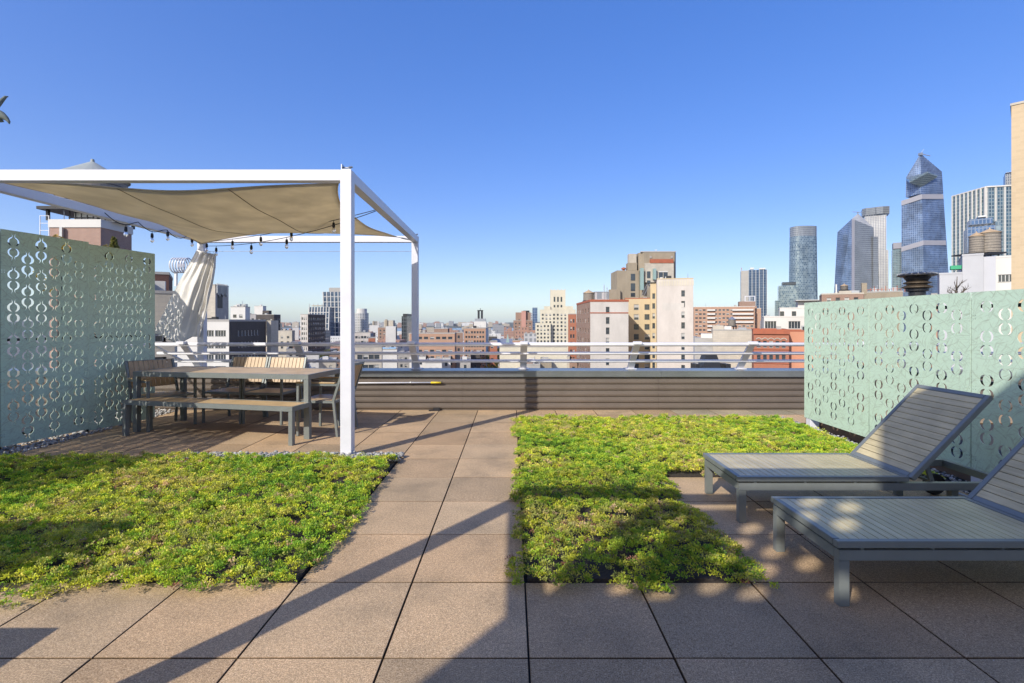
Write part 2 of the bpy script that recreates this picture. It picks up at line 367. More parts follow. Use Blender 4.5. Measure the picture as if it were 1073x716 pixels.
def sedum(name, rects, dens, seed, zb, label, cover=1.0, darken=1.0):
    r = np.random.default_rng(seed); Ps = []; Ns = []; Ls = []; Ws = []; Cs = []
    for (xa, xb, ya, yb) in rects:
        nT = int((xb-xa)*(yb-ya)*dens)
        tx = r.uniform(xa-.09, xb+.09, nT); ty = r.uniform(ya-.14, yb+.07, nT)
        ed = np.minimum.reduce([tx-xa, xb-tx, ty-ya+(.06 if ya < 3 else 0), yb-ty]); keepm = (r.uniform(size=nT) < np.clip(cover+.6*fbm(tx, ty, 9, seed+5), 0, 1)) & (ed > -.045+.10*fbm(tx, ty, 9, seed+8)); tx = tx[keepm]; ty = ty[keepm]; nT = len(tx)
        hh = .036+zb+.026*fbm(tx, ty, 5, seed)+.040*fbm(tx, ty, 19, seed+1)+r.uniform(-.014, .028, nT)
        edge = np.minimum.reduce([tx-xa, xb-tx, ty-ya+.06, yb-ty]); hh *= np.clip(.72+edge*5, .4, 1)
        hh = np.maximum(hh, .010)
        R_ = r.uniform(.016, .040, nT)
        wn = fbm(tx, ty, 2.2, seed+9)+.5*fbm(tx, ty, 7, seed+3)+r.normal(0, .55, nT)
        ci = np.select([wn < -1.1, wn < -.55, wn < -.1, wn < .35, wn < .85, wn < 1.3, wn < 1.62], [5, 2, 1, 0, 4, 3, 6], 7)
        ci = np.where(r.uniform(size=nT) < .05, r.integers(0, 8, nT), ci)
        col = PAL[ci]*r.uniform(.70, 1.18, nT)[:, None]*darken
        nl = 34
        th = r.uniform(0, 2*np.pi, (nT, nl)); ph = np.arccos(r.uniform(.0, 1, (nT, nl)))
        D = np.stack([np.sin(ph)*np.cos(th), np.sin(ph)*np.sin(th), np.cos(ph)], 2)
        cen = np.stack([tx, ty, hh], 1)[:, None, :]
        P = cen+D*(R_[:, None, None]*r.uniform(.25, .95, (nT, nl, 1)))*np.array([1, 1, .75])
        Dn = D+r.normal(0, .45, D.shape); Dn[..., 2] += .25; Dn /= np.linalg.norm(Dn, axis=2)[..., None]
        P = P.reshape(-1, 3); P[:, 2] = np.maximum(P[:, 2], .006)
        Ps.append(P); Ns.append(Dn.reshape(-1, 3)); n = nT*nl
        Ls.append(r.uniform(.008, .018, n)); Ws.append(r.uniform(.005, .009, n)); Cs.append(np.repeat(col, nl, 0)*r.uniform(.85, 1.15, (n, 1)))
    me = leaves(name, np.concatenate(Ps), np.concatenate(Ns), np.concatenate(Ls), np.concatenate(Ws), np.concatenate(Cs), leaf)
    boxuv_fast(me); o = link(name, me); return tag(o, label, 'ground cover', kind='stuff')
def boxuv_fast(me): pass
a, b, c, d = beds[0]
sedum('sedum_carpet', [(a, b-.01, c, d-.15), (-3.6, -2.35, c-.13, c-.02), (-2.9, -1.95, c-.06, c)], 1500, 11, .030, 'yellow-green sedum carpet in the bed beside the shade pergola')
sedum('sedum_carpet', [beds[1]], 1600, 12, .026, 'low yellow-green sedum carpet in front of the ribbed parapet')
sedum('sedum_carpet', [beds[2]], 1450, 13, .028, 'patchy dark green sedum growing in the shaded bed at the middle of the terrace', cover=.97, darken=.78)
# taller feathery sprigs in the near corner of the left bed
r = np.random.default_rng(5); P = []; D_ = []; Lh = []; Wd = []; Cc = []
for k in range(46):
    cx = r.uniform(-2.75, -1.75); cy = r.uniform(2.85, 3.35); lean = r.normal(0, .5, 2); 
    for j in range(26):
        t = j/26; z = .04+t*.10; p = np.array([cx+lean[0]*t*.12, cy+lean[1]*t*.12, z])
        dd = r.normal(0, 1, 3); dd[2] = abs(dd[2])*.5+.6; dd /= np.linalg.norm(dd); P.append(p); D_.append(dd); Lh.append(.02); Wd.append(.006); Cc.append(np.array((.50, .48, .14))*r.uniform(.8, 1.15))
me = leaves('sprigs', np.array(P), np.array(D_), np.array(Lh), np.array(Wd), np.array(Cc), leaf)
tag(link('grass_sprigs', me), 'pale feathery sprigs sticking up at the near edge of the left sedum bed', 'ground cover', kind='stuff')
# gravel
def gravel(rects, n, label, seed=1, zb=-.012, size=(.008, .02)):
    r = np.random.default_rng(seed); bm = bmesh.new(); bmesh.ops.create_icosphere(bm, subdivisions=1, radius=1)
    V = np.array([v.co[:] for v in bm.verts]); Fc = np.array([[v.index for v in f.verts] for f in bm.faces]); bm.free()
    Vs = []; Fs = []; C = []; k = 0
    for (xa, xb, ya, yb, fr) in rects:
        for i in range(int(n*fr)):
            s = r.uniform(*size)*np.array([1, r.uniform(.6, 1), r.uniform(.5, .8)]); th = r.uniform(0, 6.28)
            v = V*(1+r.normal(0, .12, (len(V), 1)))*s; c_, s_ = math.cos(th), math.sin(th)
            v = v@np.array([[c_, -s_, 0], [s_, c_, 0], [0, 0, 1]]).T+np.array([r.uniform(xa, xb), r.uniform(ya, yb), zb+s[2]*.8+abs(r.normal(0, .012))])
            Vs.append(v); Fs.append(Fc+k*len(V)); k += 1
            g = r.uniform(.16, .48); C.append(np.repeat(np.array([[g*1.0, g*.97, g*.92, 1]]), len(V), 0))
    me = bpy.data.meshes.new('gravel'); me.from_pydata(np.concatenate(Vs).tolist(), [], np.concatenate(Fs).tolist())
    a = me.attributes.new('tint', 'FLOAT_COLOR', 'POINT'); a.data.foreach_set('color', np.concatenate(C).astype(np.float32).ravel())
    me.materials.append(gravel_mat); me.polygons.foreach_set('use_smooth', [True]*len(me.polygons)); return tag(link('gravel', me), label, 'gravel', kind='stuff')
gravel_mat, nt_, b_ = nodes('gravel_mat'); at = N(nt_, 'ShaderNodeAttribute', attribute_name='tint'); nt_.links.new(at.outputs['Color'], b_.inputs['Base Color']); b_.inputs['Roughness'].default_value = .8
gravel([(-3.4, -1.12, 4.95, 5.22, 1)], 1900, 'grey river pebbles along the far edge of the left sedum bed', 3, zb=.012, size=(.012, .026))
gravel([(-6.1, -5.25, 4.2, 7.9, 1)], 2600, 'pale pebbles under the tall perforated screen', 4, size=(.012, .026))
gravel([(3.73, 3.98, 2.0, 7.3, 1)], 1800, 'pale pebbles between the sedum and the low green screen', 5)
# ------------------------------------------------------------------ parapet with ribbed cladding
root = thing('parapet', 'low dark brown parapet clad in horizontal ribbed metal under a blue-grey cap', 'parapet', (0, PAR_Y, 0))
xa, xb = -8.4, 9.0
prof = []; z = 0.015; nr = 5; rh = .098
for k in range(nr):
    zz = z+k*rh
    prof += [(-.004, zz), (-.004, zz+.008), (-.024, zz+.020), (-.030, zz+.045), (-.028, zz+.080), (-.004, zz+.094)]
prof += [(-.004, z+nr*rh+.012)]
segs = [xa, -7.0, -3.9, -.79, 2.32, 5.4, xb]
for i in range(len(segs)-1):
    m = MB(); p0 = segs[i]+.0015; p1 = segs[i+1]-.0015
    for (ya, za), (yb, zb_) in zip(prof[:-1], prof[1:]): m.face([(p0, ya, za), (p1, ya, za), (p1, yb, zb_), (p0, yb, zb_)])
    m.build('cladding', siding, root, smooth=False)
m = MB(); m.box(xa, xb, 0.0, .38, -.02, .575); m.build('core', siding, root)
for i in range(len(segs)-1):
    m = MB(); m.box(segs[i]+.04+.001, segs[i+1]+.04-.001, -.052, .42, .60, .63); m.box(segs[i]+.041, segs[i+1]+.039, -.052, -.045, .535, .601); m.build('cap', cap_metal, root)
# ------------------------------------------------------------------ railing
rl = thing('railing', 'white three-bar guard railing with posts leaning inwards above the parapet', 'railing', (0, 0, 0))
pm = MB(); pm.bar((0, 8.22, .632), (0, 7.77, 1.075), .105, .04, up=(0, .7, .7)); pm.box(-.06, .06, 7.70, 7.80, 1.055, 1.10)
pm.box(-.09, .09, 8.14, 8.32, .6305, .642)
post_me = pm.mesh('post', rail_paint, bevel=.003)
for x in (-5.12, -3.35, -1.56, .185, 1.945, 3.735, 5.52, 7.3): link('post', post_me, rl, (x, 0, 0))
for (y, z, r_) in ((7.79, 1.052, .030), (7.93, .905, .025), (8.07, .772, .025)):
    m = MB(); m.tube([(-5.62, y, z), (8.8, y, z)], r_, 12); m.build('rail', rail_paint, rl, smooth=True)
m = MB(); m.tube([(-5.60, 7.79, 1.052), (-5.45, 7.93, .905), (-5.30, 8.07, .772)], .018, 8); m.tube([(-5.60, 7.79, 1.052), (-5.62, 7.5, 1.052), (-5.62, 6.9, 1.05)], .022, 8); m.build('end_hoop', rail_paint, rl, smooth=True)
# pole along the parapet
t = thing('extension_pole', 'thin white extension pole with a yellow grip lying along the parapet', 'pole', (-2.0, PAR_Y-.058, .445))
m = MB(); m.tube([(-1.1, 0, -.01), (.72, 0, 0)], .011, 8); m.build('shaft', white_paint, t, smooth=True)
m = MB(); m.tube([(.72, 0, 0), (.88, 0, 0)], .015, 8); m.build('grip', yellow_grip, t, smooth=True)
m = MB(); m.tube([(.885, 0, 0), (.90, 0, 0)], .013, 8); m.build('end_cap', black_rubber, t)
for x in (-.68, .40):
    m = MB(); m.tube([(x-.012, 0, 0), (x+.012, 0, 0)], .018, 8); m.box(x-.01, x+.01, 0, .04, -.012, .012); m.build('clip', steel, t)
m = MB(); m.box(-.05, .05, -.03, .02, 0, .045); m.bar((.05, -.02, .02), (-.12, -.03, .01), .02, .02)
tag(m.build('drain_cover', dark_metal, None, loc=(-1.19, PAR_Y-.05, 0)), 'small black drain fitting at the foot of the parapet', 'drain')
# ------------------------------------------------------------------ perforated screens
def crescent(cx, cy, r, side, tail, wmax, ry=None):
    """hole outline of one crescent; side -1 left / +1 right; tail +1 tail goes up, -1 down, 0 none"""
    ry = ry or r
    pts = []; n = 9
    for i in range(n+1):
        a = math.radians(-72+144*i/n); x = r*math.cos(a); y = ry*math.sin(a); w_ = wmax*math.sin(math.pi*(i+.15)/(n+.3))**.8
        pts.append((x, y, math.cos(a), math.sin(a), w_))
    if tail:
        tl = []
        x, y = pts[-1][0], pts[-1][1]
        for k in range(1, 6):
            s = k/5; tx = x-.16*r*math.sin(s*3.0)+.5*r*s*s; ty = y+r*1.25*s
            tl.append((tx, ty, .9, .2, wmax*.55*(1-s*.92)))
        pts[-1] = (*pts[-1][:4], wmax*.58); pts[-2] = (*pts[-2][:4], wmax*.72); pts += tl
    outer = [(x+nx_*w_/2, y+ny_*w_/2) for x, y, nx_, ny_, w_ in pts]; inner = [(x-nx_*w_/2, y-ny_*w_/2) for x, y, nx_, ny_, w_ in pts]
    poly = outer+inner[::-1]
    fl = -1 if tail < 0 else 1
    return [(cx+side*x, cy+fl*y) for x, y in poly]
def perforated(name, W, H, cols, tails, wmax=.024, phase=0, r=.048, bolts=True):
    """flat metal panel in its own XZ plane with punched crescents; 4 mm thick"""
    cu = bpy.data.curves.new(name, 'CURVE'); cu.dimensions = '2D'; cu.fill_mode = 'BOTH'; cu.extrude = .002
    def sp(pts):
        s = cu.splines.new('POLY'); s.points.add(len(pts)-1)
        for p, q in zip(s.points, pts): p.co = (q[0], q[1], 0, 1)
        s.use_cyclic_u = True
    sp([(0, 0), (W, 0), (W, H), (0, H)])
    per = .365; cw = (W-.06)/(cols+.35)
    for i in range(cols):
        cx = .03+cw*(i+.68)
        off = (0 if (i+phase) % 2 else per/2)+.03
        y = off-per
        while y < H:
            for dy, tl in ((0, -1), (.118, 1)):     # lower of the motif opens downwards, upper opens upwards
                cy = y+dy+.1
                if .11 < cy-0 < H-.11:
                    for sd_ in (-1, 1):
                        sp(crescent(cx, cy, r, sd_, tl*(1 if tails and i > 0 else 0), wmax*(1+.25*math.sin(i*2.1+cy*3))))
            y += per
    if bolts:
        for bx in (.025, W-.025):
            by = .12
            while by < H:
                for (ux, uy) in ((-.012, -.014), (.012, -.014), (-.012, .014), (.012, .014)):
                    sp([(bx+ux+.0045*math.cos(a*1.047), by+uy+.0045*math.sin(a*1.047)) for a in range(6)])
                by += .60
    ob = bpy.data.objects.new(name, cu); COL.objects.link(ob)
    dg = bpy.context.evaluated_depsgraph_get(); me = bpy.data.meshes.new_from_object(ob.evaluated_get(dg)); bpy.data.objects.remove(ob)
    n = len(me.vertices); c_ = np.empty(n*3); me.vertices.foreach_get('co', c_); c_ = c_.reshape(-1, 3)
    c_ = np.stack([c_[:, 0], -c_[:, 2], c_[:, 1]], 1); me.vertices.foreach_set('co', c_.ravel()); me.update()
    me.materials.clear(); me.materials.append(green_panel); me.name = name
    while me.uv_layers: me.uv_layers.remove(me.uv_layers[0])
    boxuv(me); return me
tall_a = perforated('perforated_panel', .935, 2.38, 6, True)
tall_b = perforated('perforated_panel', .935, 2.38, 6, True, phase=1)
low_a = perforated('perforated_panel', 1.215, 1.535, 7, False)
low_b = perforated('perforated_panel', 1.215, 1.535, 7, False, phase=1)
def screen(label, p0, p1, pw, zb, H, panels, drop=0., back=1, npan=4, name='perforated_screen', cat='screen'):
    """run of panels from p0 towards p1"""
    p0 = Vector(p0); d = (Vector(p1)-p0).normalized(); ang = math.atan2(d.y, d.x)
    t = thing(name, label, cat, (p0.x, p0.y, 0), ang)
    for i in range(npan):
        link('panel', panels[i % 2], t, (i*pw, 0, zb-drop*i))
    L = npan*pw
    for i in range(npan+1):
        m = MB(); m.box(-.02, .02, back*.012-.0 if back > 0 else -.052, .052 if back > 0 else -.012, 0, H+zb-.05-drop*i); m.build('upright', dark_metal, t, loc=(i*pw if i else .03, 0, 0))
    for k in range(3):
        z = zb+.12+k*(H-.24)/2
        m = MB(); m.box(0, L, (.054 if back > 0 else -.084), (.084 if back > 0 else -.054), z-.015, z+.015); m.build('rail', dark_metal, t)
    return t
# left: far end (-5.215,7.3) near (-5.56,5.5)
lf = Vector((-5.20, 7.28)); ln = Vector((-5.56, 5.50)); dn = (ln-lf).normalized()
screen('tall green metal screen with punched crescents between the dining table and the left edge', (lf.x, lf.y), (ln.x, ln.y), .938, .015, 2.38, [tall_a, tall_b], drop=-.025, back=-1, npan=2)
screen('nearer run of the tall green punched screen at the left edge of the view', (-5.56, 5.40), (-5.50, 1.0), .938, .035, 2.40, [tall_a, tall_b], back=-1, npan=4)
screen('hidden run of green punched screen added behind the first to shade the tied curtain', (-6.5, 9.1), (-6.5, 7.0), .938, .015, 2.38, [tall_b, tall_a], back=-1, npan=2)  # hidden run, put in so its crescents fall as shade on the curtain
t = screen('low pale mint metal screen with punched crescents behind the loungers', (3.93, 6.72), (3.93, 0), 1.222, .125, 1.535, [low_a, low_b], back=1, npan=6)
m = MB(); m.box(.0, 7.3, .16, .22, -.02, .11); m.build('kerb', kerb_brown, t)
for k in range(7):
    m = MB(); m.box(0, .10, .0, .12, -.02, .121); m.box(-.01, .11, -.01, .13, -.02, .01); m.build('foot_block', white_paint, t, loc=(.03+k*1.2, .002, 0), bevel=.004)
# ------------------------------------------------------------------ pergola
def P_(x, y, z=0): return (x, y, z)
pg = thing('pergola', 'white square-section metal pergola standing over the dining table', 'pergola', (-3.75, 7.2, 0))
o_ = Vector((-3.75, 7.2, 0)); ZT = 2.985; q = .115
corners = {'FL': (-5.78, 5.235), 'FR': (-1.722, 5.235), 'BL': (-5.73, 9.25), 'BR': (-1.79, 9.25)}
for k, (x, y) in corners.items():
    m = MB(); m.box(-q/2, q/2, -q/2, q/2, 0, ZT); 
    m.build('post', white_paint, pg, bevel=.003, loc=(x-o_.x, y-o_.y, 0))
    m = MB(); m.box(-.09, .09, -.09, .09, 0, .012); m.build('base_plate', white_paint, pg, loc=(x-o_.x, y-o_.y, 0.002))
    m = MB(); m.box(-.055, -.045, -.04, .04, 0, .06); m.box(-.045, .045, -.05, .05, 0, .006); m.tube([(-.05, 0, .035), (.035, 0, .03)], .008, 8); m.tube([(.02, -.02, .03), (.05, 0, .04)], .012, 6)
    m.build('tension_bracket', steel, pg, loc=(x-o_.x, y-o_.y, ZT+.001))
def beam(a, b_):
    a = Vector((*corners[a], ZT-q/2)); b_ = Vector((*corners[b_], ZT-q/2)); d = (b_-a).normalized(); e = q/2+.001
    m = MB(); m.bar(a+d*e-o_, b_-d*e-o_, q-.006, q-.002); m.build('beam', white_paint, pg, bevel=.003)
beam('FL', 'FR'); beam('BL', 'BR'); beam('FL', 'BL'); beam('FR', 'BR')
# sail
def sail():
    C = [Vector((-5.55, 5.32, 2.89)), Vector((-1.85, 5.32, 2.91)), Vector((-2.02, 8.75, 2.86)), Vector((-5.60, 9.02, 2.84))]
    n = 40; vs_ = []; fs = []
    for j in range(n+1):
        for i in range(n+1):
            u = i/n; v = j/n
            uu = .5+(u-.5)*(1-.17*(1-(2*v-1)**2)*abs(2*u-1)**1.0); vvv = .5+(v-.5)*(1-(.04 if v < .5 else .26)*(1-(2*u-1)**2)*abs(2*v-1))
            p = C[0]*(1-uu)*(1-vvv)+C[1]*uu*(1-vvv)+C[2]*uu*vvv+C[3]*(1-uu)*vvv
            sag = -.13*math.sin(math.pi*u)*math.sin(math.pi*v)-.06*math.sin(math.pi*u)*(1-v)+.05*math.sin(math.pi*u)*v*v+.022*math.sin(uu*9+vvv*5)*math.sin(math.pi*u)*(1-v*.6)+.016*math.sin(vvv*14-uu*6)*math.sin(math.pi*v)
            hyp = .03*(uu-.5)*(vvv-.5)*4
            vs_.append((p.x, p.y, p.z+sag+hyp))
    for j in range(n):
        for i in range(n): a = j*(n+1)+i; fs.append((a, a+1, a+n+2, a+n+1))
    me = bpy.data.meshes.new('shade_sail'); me.from_pydata(vs_, [], fs); me.materials.append(sail_cloth); me.polygons.foreach_set('use_smooth', [True]*len(fs)); boxuv(me)
    t = thing('shade_sail', 'sagging beige shade sail stretched between the pergola corners', 'shade sail', (0, 0, 0))
    o = link('cloth', me, t); so_ = o.modifiers.new('s', 'SOLIDIFY'); so_.thickness = .004
    for i in (14, 27):
        m = MB(); m.tube([Vector(vs_[j*(n+1)+i])+Vector((0, 0, -.004)) for j in range(n+1)], .006, 5); m.build('seam', plain('seam_thread', (.22, .18, .12), .9), t, smooth=True)
    idx = [range(0, n+1), [n*(n+1)+i for i in range(n+1)], [j*(n+1) for j in range(n+1)], [j*(n+1)+n for j in range(n+1)]]
    for ids in idx:
        m = MB(); m.tube([Vector(vs_[k]) for k in ids], .009, 6); m.build('hem', sail_cloth, t, smooth=True)
    ks = [0, n, (n+1)*(n+1)-1, n*(n+1)]
    for k, cn in zip(ks, ('FL', 'FR', 'BR', 'BL')):
        m = MB(); a = Vector(vs_[k]); b_ = Vector((*corners[cn], 2.90)); m.tube([a, b_], .006, 6); m.tube([a+(b_-a)*.25, a+(b_-a)*.7], .014, 8); m.build('turnbuckle', steel, t, smooth=True)
sail()
# string lights
def bulb(t, p, gl=True):
    x, y, z = p
    m = MB(); m.lathe([(.004, .06), (.004, .03), (.016, .028), (.020, .0), (.021, -.035), (.017, -.04)], 10); o = m.build('socket', black_rubber, t, smooth=False, loc=(x, y, z-.06))
    m = MB(); m.lathe([(.012, -.041), (.016, -.05), (.027, -.075), (.026, -.095), (.014, -.112), (.003, -.118)], 10); m.build('bulb', bulb_glass, t, smooth=True, loc=(x, y, z-.06))
def wire(t, pts, r=.005):
    m = MB(); m.tube(pts, r, 6); m.build('wire', black_rubber, t, smooth=True)
def cat_(a, b_, sag, n=24):
    a = Vector(a); b_ = Vector(b_); return [a.lerp(b_, i/n)+Vector((0, 0, -4*sag*(i/n)*(1-i/n))) for i in range(n+1)]
RB = (-1.79, 6.55, 2.87); BLp = (-5.62, 9.13, 2.86)
t = thing('string_lights', 'black string of clear bulbs swagged from the curtain corner to the right pergola beam', 'string lights')
A = cat_(BLp, RB, .06); wire(t, A)
for k in (0.5, 5.2, 9.8, 14.2, 19.5):
    i = int(k); bulb(t, A[i].lerp(A[i+1], k-i))
t = thing('string_lights', 'lower black string of clear bulbs drooping deepest below the shade sail', 'string lights')
B_ = cat_((BLp[0]+.1, BLp[1]-.05, 2.78), (RB[0], RB[1]+.02, 2.86), .12); wire(t, B_)
for k in (1.6, 7.8, 13.2):
    i = int(k); bulb(t, B_[i].lerp(B_[i+1], k-i))
t = thing('string_lights', 'string of clear bulbs looped along the left pergola beam', 'string lights')
Lp = []
for i in range(25):
    u = i/24; y = 6.95+u*2.1; Lp.append(Vector((-5.66+.02*u, y, 2.92-.10*abs(math.sin(u*math.pi*3.5)))))
wire(t, Lp, .006)
for i in (4, 10, 14, 21): bulb(t, Lp[i]+Vector((.02, 0, 0)))
tag(link('curtain_wire', (lambda m: (m.tube([(-5.67, 9.2, 2.70), (-1.85, 9.2, 2.70)], .004, 6), m.mesh('curtain_wire', steel))[1])(MB())), 'thin steel curtain wire running between the two far pergola posts', 'wire')
# curtain
def curtain_obj():
    n, k = 150, 60; D = 9.13; s = D/F
    L = [(206, 262), (199, 276), (188, 297), (175, 325), (165, 349)]; Rr = [(227, 267), (225.5, 280), (221, 300), (215, 328), (209, 357)]
    def ev(P, v):
        x = v*(len(P)-1); i = min(int(x), len(P)-2); f = x-i; return (P[i][0]*(1-f)+P[i+1][0]*f, P[i][1]*(1-f)+P[i+1][1]*f)
    vs_ = []; fs = []
    for j in range(k+1):
        v = j/k; a = ev(L, v); b_ = ev(Rr, v)
        for i in range(n+1):
            u = i/n
            uw = u**1.7
            hf = (1-v)**.8*.8+.2
            fold = .045*hf*(.35+.65*min(1, v*6))*math.sin(uw*math.pi*10+.9*math.sin(u*6+v*1.2)+v*.9)*(.3+.7*u)
            fold += .009*(1-v)*math.sin(u*37+v*3)*min(1, v*9)+.012*math.sin(u*19-v*13+2*math.sin(v*5))*v+.002*math.sin(u*31+v*23)
            fold += .11*v*math.sin((u**1.3)*math.pi*2.4+1.1+v*.7)*(.25+.75*u)
            bl = [(0, 0), (.35, 5), (.62, 9.), (.78, 1), (1, 0)]; dy_ = 0
            for (ua, ya_), (ub, yb_) in zip(bl[:-1], bl[1:]):
                if ua <= u <= ub: dy_ = ya_+(yb_-ya_)*(u-ua)/(ub-ua)
            px = a[0]*(1-u)+b_[0]*u+.4*math.sin(u*23+v*3)*(1-v); py = a[1]*(1-u)+b_[1]*u+dy_*v*v-4*v*v*u
            vs_.append(((px-CX)*s, D+fold-.12*v*(1-u), CZ+(HY-py)*s))
    for j in range(k):
        for i in range(n): q_ = j*(n+1)+i; fs.append((q_, q_+1, q_+n+2, q_+n+1))
    me = bpy.data.meshes.new('curtain'); me.from_pydata(vs_, [], fs); me.materials.append(curtain_cloth); me.polygons.foreach_set('use_smooth', [True]*len(fs)); boxuv(me)
    t = thing('curtain', 'gathered off-white outdoor curtain tied to the far left pergola post, swinging outwards', 'curtain', (0, 0, 0))
    o = link('cloth', me, t); so_ = o.modifiers.new('s', 'SOLIDIFY'); so_.thickness = .003
    m = MB()
    for i in range(6):
        x = PX(207+i*4, 9.15); c = Vector((x, 9.17, PZ(262+i*.9, 9.15)))
        m.tube([c+Vector((.0, .018*math.cos(a), .018*math.sin(a))) for a in [j*.5236 for j in range(13)]], .003, 5, cap=False)
    m.build('hook_rings', steel, t)
    m = MB(); m.tube([(PX(204, 9.0), 9.08, PZ(262, 9)), (PX(212, 9), 9.02, PZ(265, 9)), (PX(219, 9), 9.08, PZ(266, 9))], .016, 8); m.build('tie_band', curtain_cloth, t, smooth=True)
curtain_obj()
t = thing('ring_coil', 'bunch of white hoops on a short stem beside the gathered curtain', 'hoops', (PX(192, 9.6), 9.6, PZ(300, 9.6)))
for i in range(6):
    m = MB(); cx = -.17+i*.052; m.tube([(cx+.03*math.cos(a)*.6, .05*0+.11*math.cos(a), .40+.14*math.sin(a)) for a in [j*math.pi/12 for j in range(25)]], .012, 6, cap=False); m.build('hoop', white_paint, t, smooth=True)
m = MB(); m.box(-.16, -.12, -.02, .02, 0, .28); m.box(-.18, .16, -.03, .03, .255, .275); m.build('stem', white_paint, t)
# ------------------------------------------------------------------ table, bench, chairs
def slat_top(name, L, W, z, n, mat, t, th=.018, gap=.004):
    m = MB(); w_ = W/n
    for i in range(n): m.box(0.004, L-.004, i*w_+gap/2, (i+1)*w_-gap/2, z-th, z)
    return m.build(name, mat, t, bevel=.0015)
def leggy(name, label, cat, loc, rot, L, W, H, lw, fh, n):
    """origin at the front right corner; runs along -X"""
    t = thing(name, label, cat, loc, rot)
    m = MB()
    m.box(-L, 0, 0, .03, H-fh, H); m.box(-L, 0, W-.03, W, H-fh, H); m.box(-L, -L+.03, .031, W-.031, H-fh, H); m.box(-.03, 0, .031, W-.031, H-fh, H)
    m.build('frame', grey_frame, t, bevel=.002)
    m = MB(); w_ = (W-.066)/n
    for i in range(n): m.box(-L+.033, -.033, .033+i*w_+.0015, .033+(i+1)*w_-.0015, H-.02, H-.002)
    m.build('top', wood_x, t, bevel=.0012)
    lm = MB(); lm.box(-lw/2, lw/2, -lw/2, lw/2, 0, H-fh-.001); lme = lm.mesh('leg', grey_frame, bevel=.002)
    for (x, y) in ((-lw/2, lw/2), (-L+lw/2, lw/2), (-lw/2, W-lw/2), (-L+lw/2, W-lw/2)): link('leg', lme, t, (x, y, 0))
    return t
leggy('dining_table', 'long grey metal dining table with a wooden plank top under the shade sail', 'table', (-2.44, 5.99, 0), R(-9), 2.42, .80, .772, .062, .062, 9)
leggy('bench', 'backless grey bench with a wood slat seat in front of the dining table', 'bench', (-2.49, 5.665, 0), R(-12), 2.36, .37, .44, .052, .055, 5)
def make_chair():
    t = thing('dining_chair', 'x', 'chair', (0, 0, 0), 0, 'slatted armchairs around the dining table')
    w_ = .27; m = MB()
    m.box(-w_, w_, -.25, -.22, .405, .435); m.box(-w_, w_, .20, .23, .405, .435); m.box(-w_, -w_+.03, -.22, .20, .405, .435); m.box(w_-.03, w_, -.22, .20, .405, .435)
    m.build('seat_frame', grey_frame, t, bevel=.002)
    m = MB()
    for i in range(7): m.box(-w_+.031, w_-.031, -.219+i*.0598, -.219+i*.0598+.054, .418, .437)
    m.build('seat', wood_x, t, bevel=.0015)
    for sx in (-1, 1):
        x = sx*(w_+.016)
        m = MB(); m.bar((x, -.24, 0), (x, -.235, .62), .03, .03, up=(1, 0, 0)); m.build('leg', grey_frame, t, bevel=.002)
        m = MB(); m.bar((x, .27, 0), (x, .22, .44), .03, .03, up=(1, 0, 0)); m.build('leg', grey_frame, t, bevel=.002)
        m = MB(); m.bar((x, .22, .441), (x, .36, .88), .03, .028, up=(1, 0, 0)); m.build('back_post', grey_frame, t, bevel=.002)
        m = MB(); m.bar((x, -.25, .635), (x, .272, .635), .035, .028); m.build('arm_rail', grey_frame, t, bevel=.002)
        m = MB(); m.box(x-.026, x+.026, -.26, .245, .651, .667); m.build('armrest', wood_x, t, bevel=.003)
    m = MB()
    for i in range(9):
        x0_ = -w_+.006+i*.0592; m.bar((x0_+.027, .243, .52), (x0_+.027, .355, .872), .052, .014, up=(0, -1, .3))
    m.build('backrest', wood_z, t, bevel=.0015)
    m = MB(); m.bar((-w_, .262, .53), (w_, .262, .53), .018, .025); m.build('back_rail', grey_frame, t); m = MB(); m.bar((-w_, .372, .865), (w_, .372, .865), .018, .03); m.build('back_rail', grey_frame, t)
    return t
ch = make_chair()
spots = [(-3.98, 7.16, R(-9), 'slatted wooden armchair behind the table, the left one of the pair facing the camera'),
         (-3.38, 7.08, R(-9), 'slatted wooden armchair behind the table, the right one of the pair facing the camera'),
         (-4.70, 6.74, R(60), 'slatted armchair in shadow at the left end of the table by the green screen'),
         (-2.37, 6.42, R(-96), 'slatted armchair at the right end of the table behind the white post')]
for i, (x, y, a, lb) in enumerate(spots):
    o = ch if i == 0 else copy_tree(ch)
    o.location = (x, y, 0); o.rotation_euler = (0, 0, a); o['label'] = lb
